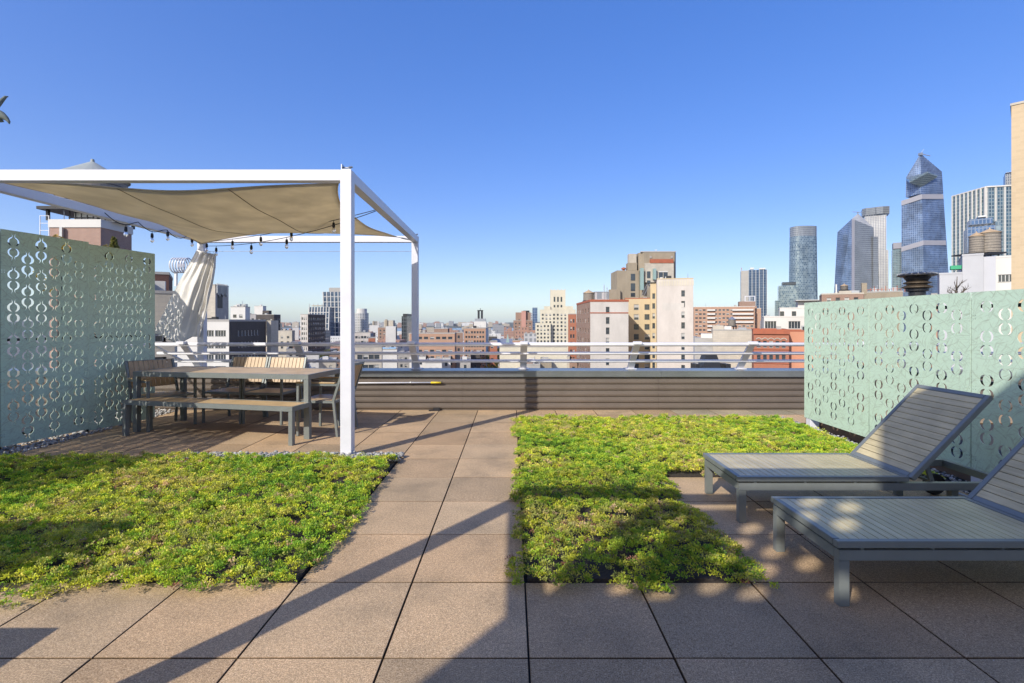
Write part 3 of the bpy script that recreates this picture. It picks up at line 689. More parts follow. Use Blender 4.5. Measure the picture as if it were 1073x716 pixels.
# ------------------------------------------------------------------ loungers: local x along length (foot end 0), y across 0..W
def make_lounger():
    t = thing('sun_lounger', 'x', 'sun lounger', (0, 0, 0), 0, 'slatted sun loungers beside the low green screen')
    W = .64; H = .325; LS = 1.20; LT = 1.98
    m = MB(); e = .036
    m.box(0, LS, 0, e, H-.034, H); m.box(0, LS, W-e, W, H-.034, H); m.box(0, e, e+.001, W-e-.001, H-.034, H); m.box(LS-e, LS, e+.001, W-e-.001, H-.034, H)
    m.build('seat_frame', grey_frame, t, bevel=.003)
    m = MB(); n = 23; s0 = (LS-2*e)/n
    for i in range(n): m.box(e+i*s0+.002, e+(i+1)*s0-.002, e+.0015, W-e-.0015, H-.022, H-.003)
    m.build('seat', wood_slat_y, t, bevel=.001)
    m = MB(); zt = H-.046
    m.box(.012, LT, .006, .046, zt-.052, zt); m.box(.012, LT, W-.046, W-.006, zt-.052, zt); m.box(.012, .052, .047, W-.047, zt-.052, zt); m.box(LT-.04, LT, .047, W-.047, zt-.052, zt)
    for x in (.12, .47, .82, 1.12):
        m.box(x, x+.02, .012, .035, zt, H-.034); m.box(x, x+.02, W-.035, W-.012, zt, H-.034)
    m.build('base_frame', grey_frame, t, bevel=.002)
    lm = MB(); lm.box(-.026, .026, -.022, .022, 0, zt-.053); lme = lm.mesh('leg', grey_frame, bevel=.002)
    for (x, y) in ((.038, .028), (.038, W-.028)): link('leg', lme, t, (x, y, 0))
    for y in (.07, W-.07): link('leg', lme, t, (LT-.42, y, 0))
    for y in (.06, W-.06):
        m = MB(); rr = [(.0, 0), (.080, 0), (.086, .008), (.086, .032), (.080, .04), (.0, .04)]
        m.lathe(rr, 24); wh = m.build('wheel', black_rubber, t, loc=(LT-.12, y+.02 if y > .3 else y-.02+.04, .088)); wh.rotation_euler = (R(90), 0, 0)
        m = MB(); m.lathe([(.0, -.002), (.03, -.002), (.03, .043), (.0, .043)], 16); m.build('hub', steel, wh)
    m = MB(); m.tube([(LT-.12, .05, .088), (LT-.12, W-.05, .088)], .01, 8); m.build('axle', steel, t)
    # backrest
    bt = bpy.data.objects.new('backrest', None); COL.objects.link(bt)
    L = .80; ang = R(46)
    Mx = Matrix.Translation((LS+.012, 0, H-.006)) @ Matrix.Rotation(-ang, 4, 'Y')
    bpy.data.objects.remove(bt)
    m = MB()
    for bx in ((0, L, 0, e), (0, L, W-e, W), (0, e, e+.001, W-e-.001), (L-e, L, e+.001, W-e-.001)): m.box(bx[0], bx[1], bx[2], bx[3], -.034, 0, 0, Mx)
    m.build('backrest_frame', grey_frame, t, bevel=.003)
    m = MB(); n = 14; s0 = (L-2*e)/n
    for i in range(n): m.box(e+i*s0+.002, e+(i+1)*s0-.002, e+.0015, W-e-.0015, -.022, -.003, 0, Mx)
    m.build('backrest', wood_slat_y, t, bevel=.001)
    m = MB(); a = Mx @ Vector((.20, .1, -.04)); m.bar(a, (LS+.24, .1, zt-.02), .03, .015, up=(0, 1, 0)); a = Mx @ Vector((.20, W-.1, -.04)); m.bar(a, (LS+.24, W-.1, zt-.02), .03, .015, up=(0, 1, 0))
    m.tube([(LS+.24, .06, zt-.02), (LS+.24, W-.06, zt-.02)], .012, 8)
    m.build('support_strut', grey_frame, t)
    return t
lo = make_lounger(); lo.location = (1.575, 3.49, 0); lo['label'] = 'farther sun lounger, its slatted seat half in sunlight, next to the sedum'
l2 = copy_tree(lo); l2.location = (1.605, 2.465, 0); l2['label'] = 'nearer sun lounger in shade with round spots of sunlight on its seat'
# ------------------------------------------------------------------ behind the camera: block shaped as a stair house, raised screen, second pergola (their shadows fall into view)
t = thing('stair_house', 'unseen white stair house block sized for the shade it casts over the loungers', 'building', (0, -3, 0))  # unseen block, its size and white walls set for shade and bounce
m = MB(); m.box(-2.33, 1.5, -1.2, 0, 0, 6.72); m.box(-2.35, 1.52, -1.22, .02, 6.721, 6.78); m.build('wall', white_paint, t)
m = MB(); m.box(.1, 1.1, .002, .06, 0, 2.15); m.build('door', dark_metal, t)
t = thing('terrace_wall', 'pale wall with a green punched screen along its top', 'wall', (-4.10, -3, 0))
m = MB(); m.box(0, 1.76, -.25, 0, 0, 4.68); m.build('wall', white_paint, t)
def dots(W, H, r=.068):
    cu = bpy.data.curves.new('d', 'CURVE'); cu.dimensions = '2D'; cu.fill_mode = 'BOTH'; cu.extrude = .002
    def sp(pts):
        s = cu.splines.new('POLY'); s.points.add(len(pts)-1)
        for p, q_ in zip(s.points, pts): p.co = (q_[0], q_[1], 0, 1)
        s.use_cyclic_u = True
    sp([(0, 0), (W, 0), (W, H), (0, H)])
    q_r = random.Random(4)
    for i in range(int(W/.235)):
        for j in range(int(H/.205)):
            if q_r.random() < .28: continue
            cx = .12+i*.235; cy = .11+j*.205+(.08 if i % 2 else 0)
            if cy > H-.10 or cx > W-.09: continue
            sp([(cx+r*math.cos(a*.5236), cy+r*1.1*math.sin(a*.5236)) for a in range(12)])
    ob = bpy.data.objects.new('d', cu); COL.objects.link(ob); dg = bpy.context.evaluated_depsgraph_get(); me = bpy.data.meshes.new_from_object(ob.evaluated_get(dg)); bpy.data.objects.remove(ob)
    for v in me.vertices: v.co = (v.co.x, -v.co.z, v.co.y)
    me.update(); me.materials.clear(); me.materials.append(green_panel)
    while me.uv_layers: me.uv_layers.remove(me.uv_layers[0])
    boxuv(me); return me
link('panel', dots(1.76, 1.11), t, (0, -.1, 4.685))
pg2 = thing('pergola', 'white metal pergola beside the loungers, just behind the viewpoint', 'pergola', (-2.54, .5, 0))
for (x, y) in ((0, 0), (6.2, 0), (0, -3.2)):
    m = MB(); m.box(x-q/2, x+q/2, y-q/2, y+q/2, 0, ZT); m.build('post', white_paint, pg2)
m = MB(); m.box(q/2+.001, 6.2-q/2, -q/2+.002, q/2-.002, ZT-q, ZT-.001); m.build('beam', white_paint, pg2)
m = MB(); m.box(-q/2+.002, q/2-.002, -3.2+q/2, -q/2-.001, ZT-q, ZT-.001); m.build('beam', white_paint, pg2)

for (x0_, x1_, y0_, y1_, h_, lb) in ((-5.0, -3.32, 1.72, 2.12, 1.14, 'unseen tall black box added to shade the left sedum bed'), (-3.5, -2.68, 1.15, 1.5, .73, 'unseen lower black box added to shade the paving on the left')):  # boxes out of view, added to throw shadow wedges on bed and paving
    t = thing('shade_box', lb, 'shade caster', (x0_, y0_, .003)); m = MB(); m.box(0, x1_-x0_, 0, y1_-y0_, 0, h_-.08); m.build('box', dark_metal, t, bevel=.006)
    m = MB(); m.box(.03, x1_-x0_-.03, .03, y1_-y0_-.03, h_-.079, h_-.03); m.build('soil', soil, t)
# ------------------------------------------------------------------ the city
GZ = -45.0
WINC = {}
def window_mesh(w_, h_, style):
    key = (round(w_, 2), round(h_, 2), style)
    if key in WINC: return WINC[key]
    m = MB(); f = min(.09, w_*.08)
    g = 1 if style != 'blind' else 2; fr = 0
    # local: x across, y depth (0 = glass plane, - towards viewer), z up from sill
    m.box(0, w_, 0, .03, 0, h_, 1)
    if style == 'blind': m.box(f, w_-f, -.006, -.001, h_*.45, h_-f, 2)
    m.box(0, f, -.05, -.008, 0, h_, 0); m.box(w_-f, w_, -.05, -.008, 0, h_, 0); m.box(f, w_-f, -.05, -.008, 0, f, 0); m.box(f, w_-f, -.05, -.008, h_-f, h_, 0)
    if style == 'wide':
        for k in range(1, 4): m.box(w_*k/4-f/2, w_*k/4+f/2, -.05, -.008, f, h_-f, 0)
    else: m.box(f, w_-f, -.045, -.008, h_*.5-f/2, h_*.5+f/2, 0)
    m.box(.005, w_-.005, -.27, -.06, .004, .10, 3)
    me = m.mesh('window', [frame_light if style in ('blind', 'wide') else frame_dark, window_glass, window_blind, concrete]); WINC[key] = me; return me
def facade(mb, P0, U, W, z0, z1, cols, rows, rec, Nrm, mi=0):
    """wall with real openings; cols [(u0,u1)], rows [(v0,v1)] absolute z; Nrm = outward normal"""
    us = sorted({0, W, *[c for p in cols for c in p]}); vs_ = sorted({z0, z1, *[c for p in rows for c in p]})
    P0 = Vector((P0[0], P0[1], 0)); U = Vector((U[0], U[1], 0)); I = -Vector((Nrm[0], Nrm[1], 0))*rec
    def pt(u, v, inn=False):
        p = P0+U*u; p = p+I if inn else p; return (p.x, p.y, v)
    flip = U.cross(Vector((0, 0, 1))).dot(Vector((*Nrm, 0))) < 0
    def fc(a): mb.face(a[::-1] if flip else a, mi)
    for a, b in zip(us[:-1], us[1:]):
        isc = any(abs(a-c[0]) < 1e-6 for c in cols)
        if not isc: fc([pt(a, z0), pt(b, z0), pt(b, z1), pt(a, z1)]); continue
        for v0, v1 in zip(vs_[:-1], vs_[1:]):
            if any(abs(v0-r_[0]) < 1e-6 for r_ in rows):
                fc([pt(a, v0), pt(b, v0), pt(b, v0, 1), pt(a, v0, 1)]); fc([pt(a, v1, 1), pt(b, v1, 1), pt(b, v1), pt(a, v1)])
                fc([pt(a, v0, 1), pt(a, v1, 1), pt(a, v1), pt(a, v0)]); fc([pt(b, v0), pt(b, v1), pt(b, v1, 1), pt(b, v0, 1)])
            else: fc([pt(a, v0), pt(b, v0), pt(b, v1), pt(a, v1)])
def put_windows(t, places, style='plain'):
    """places: (x, y, z, w, h, rotz) - the 100 nearest become parts, the rest one part"""
    r = random.Random(len(places)+3); rest = []
    for k, (x, y, z, w_, h_, a, d) in enumerate(sorted(places, key=lambda p: p[-1])):
        st = style if style == 'wide' else ('blind' if r.random() < .3 else 'plain')
        if k < 100: link('window', window_mesh(w_, h_, st), t, (x, y, z), (0, 0, a))
        else: rest.append((x, y, z, w_, h_, a, st))
    if rest:
        V = []; Fc = []; Mi = []
        for (x, y, z, w_, h_, a, st) in rest:
            me = window_mesh(w_, h_, st); b = len(V); ca, sa = math.cos(a), math.sin(a)
            for v in me.vertices: V.append((x+v.co.x*ca-v.co.y*sa, y+v.co.x*sa+v.co.y*ca, z+v.co.z))
            for p in me.polygons: Fc.append([b+i for i in p.vertices]); Mi.append(p.material_index)
        m = MB(); m.v = V; m.f = Fc; m.m = Mi
        o = m.build('windows', [frame_light, window_glass, window_blind, concrete], t); o['kind'] = 'stuff'
def raylocal(t, px, py, dy):
    """where the sight line of a picture column meets the plane y = dy of a thing (local x, z)"""
    a = t.rotation_euler.z; k_ = (px-CX)/F; c, sn = math.cos(a), math.sin(a); ox, oy, oz = t.location
    d = (dy+(-sn*ox+c*oy))/(-sn*k_+c)
    return c*(k_*d-ox)+sn*(d-oy), PZ(py, d)-oz
def building(name, label, x0, x1, ytop, D, mat, xs=None, depth=20., win=None, side=None, group=None, cat='building', roof=None, parapet=.9, base=GZ, side_mat=None, cope=None, yaw=.93):
    """front face spans picture columns x0..x1 at distance D; win = dict(cols=[px], w, h, pitch, first)"""
    X0, X1 = PX(x0, D), PX(x1, D); ZT_ = PZ(ytop, D); W = X1-X0; rz = 0.; org = (X0, D)
    right = (x0+x1)/2 > CX
    if xs is not None: Xs = X0 if right else X1; depth = abs(Xs*F/(xs-CX))-D
    elif yaw:
        if right:
            rz = -math.atan2(X0, D)*yaw; k_ = (x1-CX)/F; W = (k_*D-X0)/(math.cos(rz)-k_*math.sin(rz))
        else:
            rz = math.atan2(-X1, D)*yaw; k_ = (x0-CX)/F; W = (X1-k_*D)/(math.cos(rz)-k_*math.sin(rz)); org = (X1-W*math.cos(rz), D-W*math.sin(rz))
    t = thing(name, label, cat, (org[0], org[1], base), rz, group); H = ZT_-base
    fm = MB(); places = []
    zmin = PZ(392, D+depth)-base
    def rows_for(s): 
        out = []; z = H-s.get('first', 1.5)
        while z-s['h'] > max(zmin-1, 1) and len(out) < s.get('max', 99): out.append((z-s['h'], z)); z -= s['pitch']
        return sorted(out)
    if win:
        if isinstance(win['cols'], int):
            n = win['cols']; pd = win.get('pad', .6); cc = [pd+(W-2*pd)*(i+.5)/n for i in range(n)]
        else: cc = [raylocal(t, c, HY, 0)[0] for c in win['cols']]
        w_ = min(win['w'], 99); cols = [(c-w_/2, c+w_/2) for c in cc]; rows = rows_for(win)
        facade(fm, (0, 0), (1, 0), W, 0, H, cols, rows, .22, (0, -1))
        for (u0, u1) in cols:
            for (v0, v1) in rows:
                if win.get('skip') and win['skip'](u0/W, (H-v1)): continue
                places.append((u0, .2, v0, u1-u0, v1-v0, 0, D))
    else: facade(fm, (0, 0), (1, 0), W, 0, H, [], [], .2, (0, -1))
    fm.build('front_wall', mat, t)
    sm = MB(); ux = 0 if right else W; nr = (-1, 0) if right else (1, 0)
    if side:
        n = side['cols']; pd = side.get('pad', .6); cc = [pd+(depth-2*pd)*(i+.5)/n for i in range(n)]; w_ = side['w']; cols = [(c-w_/2, c+w_/2) for c in cc]; rows = rows_for(side)
        facade(sm, (ux, 0), (0, 1), depth, 0, H, cols, rows, .22, nr)
        for (u0, u1) in cols:
            for (v0, v1) in rows:
                if right: places.append((.2, u1, v0, u1-u0, v1-v0, R(-90), D+u0))
                else: places.append((W-.2, u0, v0, u1-u0, v1-v0, R(90), D+u0))
    else: facade(sm, (ux, 0), (0, 1), depth, 0, H, [], [], .2, nr)
    sm.build('side_wall', side_mat or mat, t)
    m = MB(); ox = W if right else 0
    m.face([(ox, 0, 0), (ox, depth, 0), (ox, depth, H), (ox, 0, H)][::1 if right else -1]); m.face([(0, depth, 0), (0, depth, H), (W, depth, H), (W, depth, 0)]); m.build('rear_wall', side_mat or mat, t)
    m = MB(); m.box(.02, W-.02, .02, depth-.02, H-.4, H-.012); m.build('roof', roof or roof_tar, t)
    if parapet:
        c_ = cope or concrete; p = parapet; m = MB(); k = .3
        m.box(-.06, W+.06, -.06, k, H, H+p*.35); m.box(-.06, W+.06, depth-k, depth+.06, H, H+p*.35); m.box(-.06, k, k, depth-k, H, H+p*.35); m.box(W-k, W+.06, k, depth-k, H, H+p*.35); m.build('coping', c_, t)
    if places: put_windows(t, places, (win or side).get('style', 'plain'))
    rq = random.Random(int(x0*13+D))
    if D < 460 and W > 4 and depth > 4 and parapet:
        for k in range(rq.randint(1, 3)):
            w_ = rq.uniform(.7, 2.0); x_ = rq.uniform(.6, max(.7, W-w_-.6)); y_ = rq.uniform(.6, max(.7, depth*.6-w_)); h_ = rq.uniform(.6, 1.5)
            addbox(t, 'roof_unit', [steel, concrete, white_stucco, dark_metal][rq.randrange(4)], x_, x_+w_, y_, y_+min(w_, 1.4), H-.01, H+h_)
        if rq.random() < .6: m = MB(); x_ = rq.uniform(.6, W-.6); m.tube([(x_, 1.2, H), (x_, 1.2, H+rq.uniform(1.5, 3.0))], .09, 6); m.build('vent_pipe', steel, t)
    return t, X0, W, depth, H
def addbox(t, name, mat, x0, x1, y0, y1, z0, z1):
    m = MB(); m.box(x0, x1, y0, y1, z0, z1); return m.build(name, mat, t)
def addp(t, name, mat, D, off, px0, px1, py0, py1, dy0, dy1):
    """box on a thing whose front is at distance D, from picture extents, between depths D+dy0, D+dy1"""
    xa, za = raylocal(t, px0, py1, dy0); xb, zb = raylocal(t, px1, py0, dy0)
    return addbox(t, name, mat, xa, xb, dy0, dy1, za, zb)
brick_pink = masonry('brick_pink', (.42, .235, .17), (.35, .19, .14), (.42, .36, .31))
brick_dark = masonry('brick_dark', (.15, .065, .05), (.11, .05, .04), (.14, .10, .09))
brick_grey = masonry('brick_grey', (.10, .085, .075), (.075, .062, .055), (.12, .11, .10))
brick_brown = masonry('brick_brown', (.30, .17, .115), (.25, .14, .095), (.36, .29, .24), stain=.15)
brick_orange = masonry('brick_orange', (.46, .245, .15), (.40, .21, .13), (.42, .33, .26), stain=.15)
brick_red = masonry('brick_red', (.42, .135, .07), (.36, .115, .06), (.34, .2, .15), stain=.15)
brick_tan = masonry('brick_tan', (.36, .29, .20), (.29, .235, .16), (.36, .32, .26), stain=.3)
brick_white = masonry('brick_white', (.60, .545, .475), (.54, .485, .42), (.60, .57, .53), stain=.22)
brick_pinkwhite = masonry('brick_pinkwhite', (.62, .55, .475), (.56, .495, .425), (.62, .57, .53), stain=.22)
brick_yellow = masonry('brick_yellow', (.60, .47, .27), (.54, .41, .235), (.55, .46, .33), stain=.15)
brick_cream = masonry('brick_cream', (.66, .60, .46), (.60, .54, .41), (.60, .55, .44), bw=.6, bh=.3, ms=.02, stain=.2)
stone_cream = masonry('stone_cream', (.56, .50, .41), (.50, .45, .37), (.45, .41, .35), bw=1.2, bh=.5, ms=.02, stain=.3)
stone_buff = masonry('stone_buff', (.55, .43, .28), (.50, .39, .255), (.55, .43, .30), bw=.5, bh=.22, ms=.01, stain=.12)
salmon_wall = plain('salmon_wall', (.52, .24, .145), .9, var=.06, scale=.3)
glass_blue = curtain('glass_blue', (.12, .21, .38), (.05, .10, .20), (.20, .25, .34), 2.4, 3.9, .34, stain=.4)
glass_edge = curtain('glass_edge', (.13, .21, .38), (.06, .10, .20), (.22, .27, .36), 3.0, 4.4, .34, stain=.5)
glass_deep = curtain('glass_deep', (.05, .10, .20), (.03, .06, .13), (.12, .16, .21), 3.0, 3.6, .40)
glass_mixed = curtain('glass_mixed', (.10, .16, .22), (.42, .50, .52), (.20, .25, .28), 3.2, 3.6, .35, off=.5)
glass_grey = curtain('glass_grey', (.17, .20, .24), (.10, .12, .15), (.28, .29, .30), 2.2, 4.0, .5)
glass_pale = curtain('glass_pale', (.30, .33, .36), (.44, .42, .40), (.52, .51, .50), 3.0, 3.6, .7, metal=.3)
glass_dark = curtain('glass_dark', (.05, .06, .07), (.02, .025, .03), (.09, .10, .11), 2.0, 3.3, .4)
glass_teal = curtain('glass_teal', (.12, .22, .27), (.05, .09, .12), (.24, .28, .29), 2.4, 3.6, .45)
band_pale = plain('band_pale', (.27, .265, .30), .7, var=.06, scale=.05)
tank_wood = wood('tank_wood', (.20, .17, .135), (.34, .30, .25), 'Z', .85)
tank_roof = plain('tank_roof', (.42, .30, .18), .8, var=.25, scale=.7)
tank_roof_grey = plain('tank_roof_grey', (.30, .32, .30), .7, var=.15, scale=.6)
red_tile = plain('red_tile', (.34, .10, .05), .8, var=.15, scale=1)
def tank(label, x, y, z, r, h, roofm=None, legs=1.5, roofh=None, name='water_tank', group=None):
    t = thing(name, label, 'water tank', (x, y, z), 0, group); rh_ = roofh or r*.55
    m = MB(); m.lathe([(r*.99, legs), (r, legs+.1), (r*.97, legs+h)], 28); m.build('barrel', tank_wood, t, smooth=False)
    m = MB()
    for k in range(7): zz = legs+h*(k+.5)/7; rr = r*(1.0-.03*(k+.5)/7); m.lathe([(rr+.005, zz-.03), (rr+.03, zz-.03), (rr+.03, zz+.03), (rr+.005, zz+.03)], 28)
    o = m.build('hoops', dark_metal, t); o['kind'] = 'stuff'
    m = MB(); m.lathe([(r*1.06, legs+h+.005), (r*1.06, legs+h+.06), (r*.06, legs+h+rh_), (r*.05, legs+h+rh_+.25)], 28); m.build('cone_roof', roofm or tank_roof, t)
    m = MB(); m.box(-r, r, -r, r, legs-.28, legs-.01); m.build('platform', dark_metal, t)
    if legs > .6:
        for a in range(4):
            m = MB(); xx = r*.8*(1 if a % 2 else -1); yy = r*.8*(1 if a > 1 else -1); m.bar((xx, yy, 0), (xx, yy, legs-.285), .22, .22, up=(1, 0, 0)); m.build('leg', dark_metal, t)
    return t
def prism_tower(name, label, cx, D, poly, ztop, mat, top=None, cat='skyscraper', base=GZ):
    """poly in metres about (PX(cx),D)"""
    t = thing(name, label, cat, (PX(cx, D), D, base)); m = MB()
    m.prism(poly, 0, ztop-base, 0, [(p[0], p[1], (p[2]-base if len(p) > 2 else ztop-base)) for p in (top or poly)]); m.build('body', mat, t); return t
# --- left: brick block with the roof tank
D = 45
t, X0b, W, dp, H = building('brick_building', 'pink brick block with white coping behind the tall green screen, carrying a water tank', 52, 105.5, 231.5, D, brick_pink, xs=138, roof=roof_tar, parapet=0, win=dict(cols=[85], w=1.3, h=.9, pitch=40, first=1.9, style='wide'))
m = MB(); m.box(-.08, W+.08, -.08, dp+.08, H-.6, H+.12); m.build('coping', white_stucco, t)
addbox(t, 'downpipe', steel, PX(67, D)-X0b-.12, PX(67, D)-X0b+.12, -.34, -.10, 10, H-.62)
z0 = GZ+H+.12
st = thing('tank_scaffold', 'black steel frame of posts and ducts under the rooftop water tank', 'steel frame', (X0b+1.2, D+.6, z0))
for i in range(8):
    m = MB(); m.box(i*.54, i*.54+.07, 0, .07, 0, 1.15); m.build('post', dark_metal, st)
for z_ in (.25, 1.12): m = MB(); m.box(-.1, 4.2, .075, .14, z_, z_+.1); m.build('rail', dark_metal, st)
m = MB(); m.box(.05, 4.0, .5, 2.4, 0, .85); m.build('duct', steel, st)
tank('big weathered wooden water tank on the pink brick block, seen through the pergola', PX(97, 47.6), 47.6, z0, 2.75, 3.1, tank_roof_grey, 1.2, 1.7)
t = thing('roof_ladder', 'small white ladder cage at the left corner of the pink brick block', 'ladder', (X0b-.55, D+.2, z0-1.6))
m = MB()
for x in (-.5, .3): m.bar((x, 0, 0), (x, 0, 2.0), .05, .05, up=(1, 0, 0))
for z_ in (.02, .65, 1.3, 1.97): m.bar((-.5, 0, z_), (.3, 0, z_), .04, .04)
m.build('cage', white_paint, t)
t = thing('antenna', 'thin antenna mast at the left side of the pink brick roof', 'antenna', (PX(63, 45), 45.4, z0)); m = MB(); m.tube([(0, 0, 0), (0, 0, 3.6)], .035, 6); m.build('mast', steel, t)
# --- left: other buildings
building('brick_building', 'dark red brick building partly hidden by the curtain and the screen', 60, 177, 288, 62, brick_dark, depth=10)
building('apartment_building', 'cream walled wing in front of the dark red brick building beside the screen', 130, 183, 308, 55, stone_cream, depth=6.5, win=dict(cols=[176.5, 168], w=1.1, h=1.5, pitch=3.1, first=3.8))
t, X0b, W, dp, H = building('tower_block', 'weathered beige tower with ragged rooftop pipes to the right of the curtain', 200, 225.6, 299, 165, stone_cream, xs=239.5, side_mat=concrete, parapet=1)
m = MB()
for i in range(9): m.box(W+.1, W+.5, .3+i*.7, .6+i*.7, H-2.6-(i % 3)*.5, H+.6)
m.build('roof_pipes', steel, t); addbox(t, 'penthouse_panel', dark_metal, W+.02, W+.1, 1.2, 4.0, H-7.5, H-2.8)
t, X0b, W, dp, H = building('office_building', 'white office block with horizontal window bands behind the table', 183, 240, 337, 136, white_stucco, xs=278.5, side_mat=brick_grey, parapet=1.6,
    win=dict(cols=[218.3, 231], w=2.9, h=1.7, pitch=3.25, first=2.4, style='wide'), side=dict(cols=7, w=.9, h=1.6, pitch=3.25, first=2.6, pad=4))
addbox(t, 'side_extension', stone_cream, W+.3, W+1.6, dp+.1, dp+5, 0, H+.3)
for i, (a, b, yt, D_, mt, lb, xs_) in enumerate([
    (241.5, 257, 322, 230, white_stucco, 'white cube building with small roof tanks left of the dining chairs', 262),
    (257, 268, 329.5, 420, brick_white, 'narrow pale striped block beside the white cube building', None),
    (268.5, 287, 330, 400, brick_grey, 'dark brown brick apartment block with grey side above the white office block', 294),
    (266.5, 275.5, 321, 430, white_stucco, 'bright white penthouse block rising behind the dark brown apartment block', 279),
    (290, 295.5, 339, 900, glass_grey, 'tiny grey glass tower alone on the left skyline', None),
    (285, 306, 347, 330, stone_cream, 'low cream building with dark ground floors below the left skyline', 309),
    (306.5, 313, 343.5, 380, white_stucco, 'small white block just left of the striped apartment tower', None),
    (279, 286, 352, 260, brick_cream, 'short cream block right of the white office block', 288)]):
    hs = dict(cols=max(2, int((b-a)*D_/F/3.5)), w=1.6, h=1.5, pitch=3.4, first=3.4)
    w_t, X0c, Wc, dc, Hc = building('block_building', lb, a, b, yt, D_, mt, xs=xs_, depth=14, win=hs if i in (0, 1, 2, 5, 7) else None, side=dict(cols=4, w=1.3, h=1.6, pitch=3.4, first=3.) if i == 2 else None)
    if i == 0:
        for k in range(2): addbox(w_t, 'roof_tank', steel, 1.5+k*2.6, 3.3+k*2.6, 2, 4, Hc+.02, Hc+1.5)
    if i == 2: addbox(w_t, 'stair_house', brick_grey, 3, 8, 4, 9, Hc, Hc+3.5)
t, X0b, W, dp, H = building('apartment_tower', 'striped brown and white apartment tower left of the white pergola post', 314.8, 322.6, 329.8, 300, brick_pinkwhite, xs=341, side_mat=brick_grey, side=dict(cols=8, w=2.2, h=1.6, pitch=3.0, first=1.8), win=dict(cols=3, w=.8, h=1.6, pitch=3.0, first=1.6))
m = MB()
for u in (.25, 1.65, 2.9): m.box(u, u+.35, -.12, -.01, 0, H-.5)
m.build('stripe', white_stucco, t)
# twisted white gridded towers
def grid_tower(label, cx, D, W, Dp, yt, twist, mat, ribs=7):
    zt = PZ(yt, D); H = zt-GZ; t = thing('gridded_tower', label, 'skyscraper', (PX(cx, D), D, GZ)); m = MB()
    base = [(-W/2, 0), (W/2, 0), (W/2, Dp), (-W/2, Dp)]; tp = [(-W/2+twist, 0, H), (W/2+twist*.4, 0, H), (W/2+twist*.4, Dp, H), (-W/2+twist, Dp, H)]
    m.prism(base, 0, H, 0, tp); m.build('body', mat, t)
    for i in range(ribs):
        u = i/(ribs-1); m = MB(); a = Vector((-W/2+W*u, -.3, 0)); b_ = Vector((-W/2+twist+(W-twist*.6)*u, -.3, H)); m.bar(a, b_, .9, .5, up=(0, 1, 0)); m.build('rib', white_stucco, t)
    for k in range(1, 9):
        z_ = H-k*6.6; s = z_/H; m = MB(); m.box(-W/2+twist*s, W/2+twist*.4*s, -.45, -.05, z_, z_+.6); m.build('floor_band', white_stucco, t)
    return t, H
t, H = grid_tower('lower twisted tower under construction with a white frame, left of the pergola post', 331.5, 600, 27, 18, 322, 5, glass_deep, 8)
for k in range(5): addbox(t, 'construction_frame', steel, -9+k*5, -8.4+k*5, 1, 1.6, H, H+4)
addbox(t, 'construction_deck', tank_roof, -6, 6, .5, 10, H+1.4, H+2.0)
t, H = grid_tower('tallest twisted white gridded tower partly behind the pergola post', 354, 640, 32, 20, 306, -3, glass_deep, 8)
addbox(t, 'crown', concrete, -12, 9, 2, 16, H, H+5.5)
poly = [(9.5*math.cos(a), 9.5*math.sin(a)+9.5) for a in [k*math.pi/8 for k in range(16)]]
t = prism_tower('round_tower', 'rounded glass tower with a white grid just right of the front pergola post', 377, 700, poly, PZ(328, 700), glass_pale); m = MB(); m.prism([(x*.75, (y-9.5)*.75+9.5) for x, y in poly], PZ(328, 700)-GZ, PZ(323.5, 700)-GZ); m.build('crown', white_stucco, t)
for (a, b, yt, D_, mt, lb, xs_, wn) in [
    (371, 388, 349, 330, brick_pinkwhite, 'brownish low apartment block at the foot of the rounded glass tower', None, 5),
    (387, 397, 341, 900, white_stucco, 'cluster of small white towers between rounded tower and brown setback block', None, 0),
    (386, 393, 354.5, 300, brick_red, 'small red brick house below the white cluster', None, 2),
    (396, 413, 343.5, 480, brick_brown, 'brown setback block with a beige stair tower left of the black tower', 416, 4),
    (372, 400, 364, 150, stone_cream, 'low pale flat-roofed building behind the railing right of the front post', None, 4),
    (399, 416, 366.5, 200, white_stucco, 'white shed with pale blue roof strip behind the railing', None, 0)]:
    tb, Xc, Wc, dc, Hc = building('block_building', lb, a, b, yt, D_, mt, xs=xs_, depth=16, win=dict(cols=wn, w=1.5, h=1.6, pitch=3.2, first=2.) if wn else None)
    if 'setback' in lb:
        addbox(tb, 'stair_tower', stone_cream, 5, 14, 3, 10, Hc, Hc+7); addbox(tb, 'stair_tower', brick_tan, 6.5, 8.5, 2, 3, Hc-10, Hc+8)
    if 'blue roof' in lb: addbox(tb, 'roof_strip', plain('sky_blue_roof', (.30, .48, .62), .5), .5, Wc-.5, .3, 8, Hc+.35, Hc+.6)
    if 'cluster' in lb: addbox(tb, 'block', white_stucco, 10, 16, 3, 12, 0, Hc+7)
t, X0b, W, dp, H = building('tower', 'slim black glass tower beside the far right pergola post', 420.8, 426.4, 331.5, 450, glass_dark, xs=432.8, parapet=0, side_mat=glass_dark)
addbox(t, 'crown', dark_metal, 1.0, W, 1, dp-1, H, H+2.2)
building('brick_building', 'orange brick building with two rows of dark windows behind the middle of the railing', 429, 476.5, 349.8, 200, brick_orange, xs=478.3, win=dict(cols=7, w=1.7, h=1.1, pitch=2.6, first=1.2))[0]
t = thing('roof_house', 'small brown penthouse on the orange brick building', 'penthouse', (PX(455, 206), 206, PZ(349.8, 200)+.02)); m = MB(); m.box(0, 5.6, 0, 5, 0, 1.9); m.build('wall', brick_brown, t); m = MB(); m.box(-.1, 5.7, -.1, 5.1, 1.901, 2.05); m.build('roof', roof_light, t)
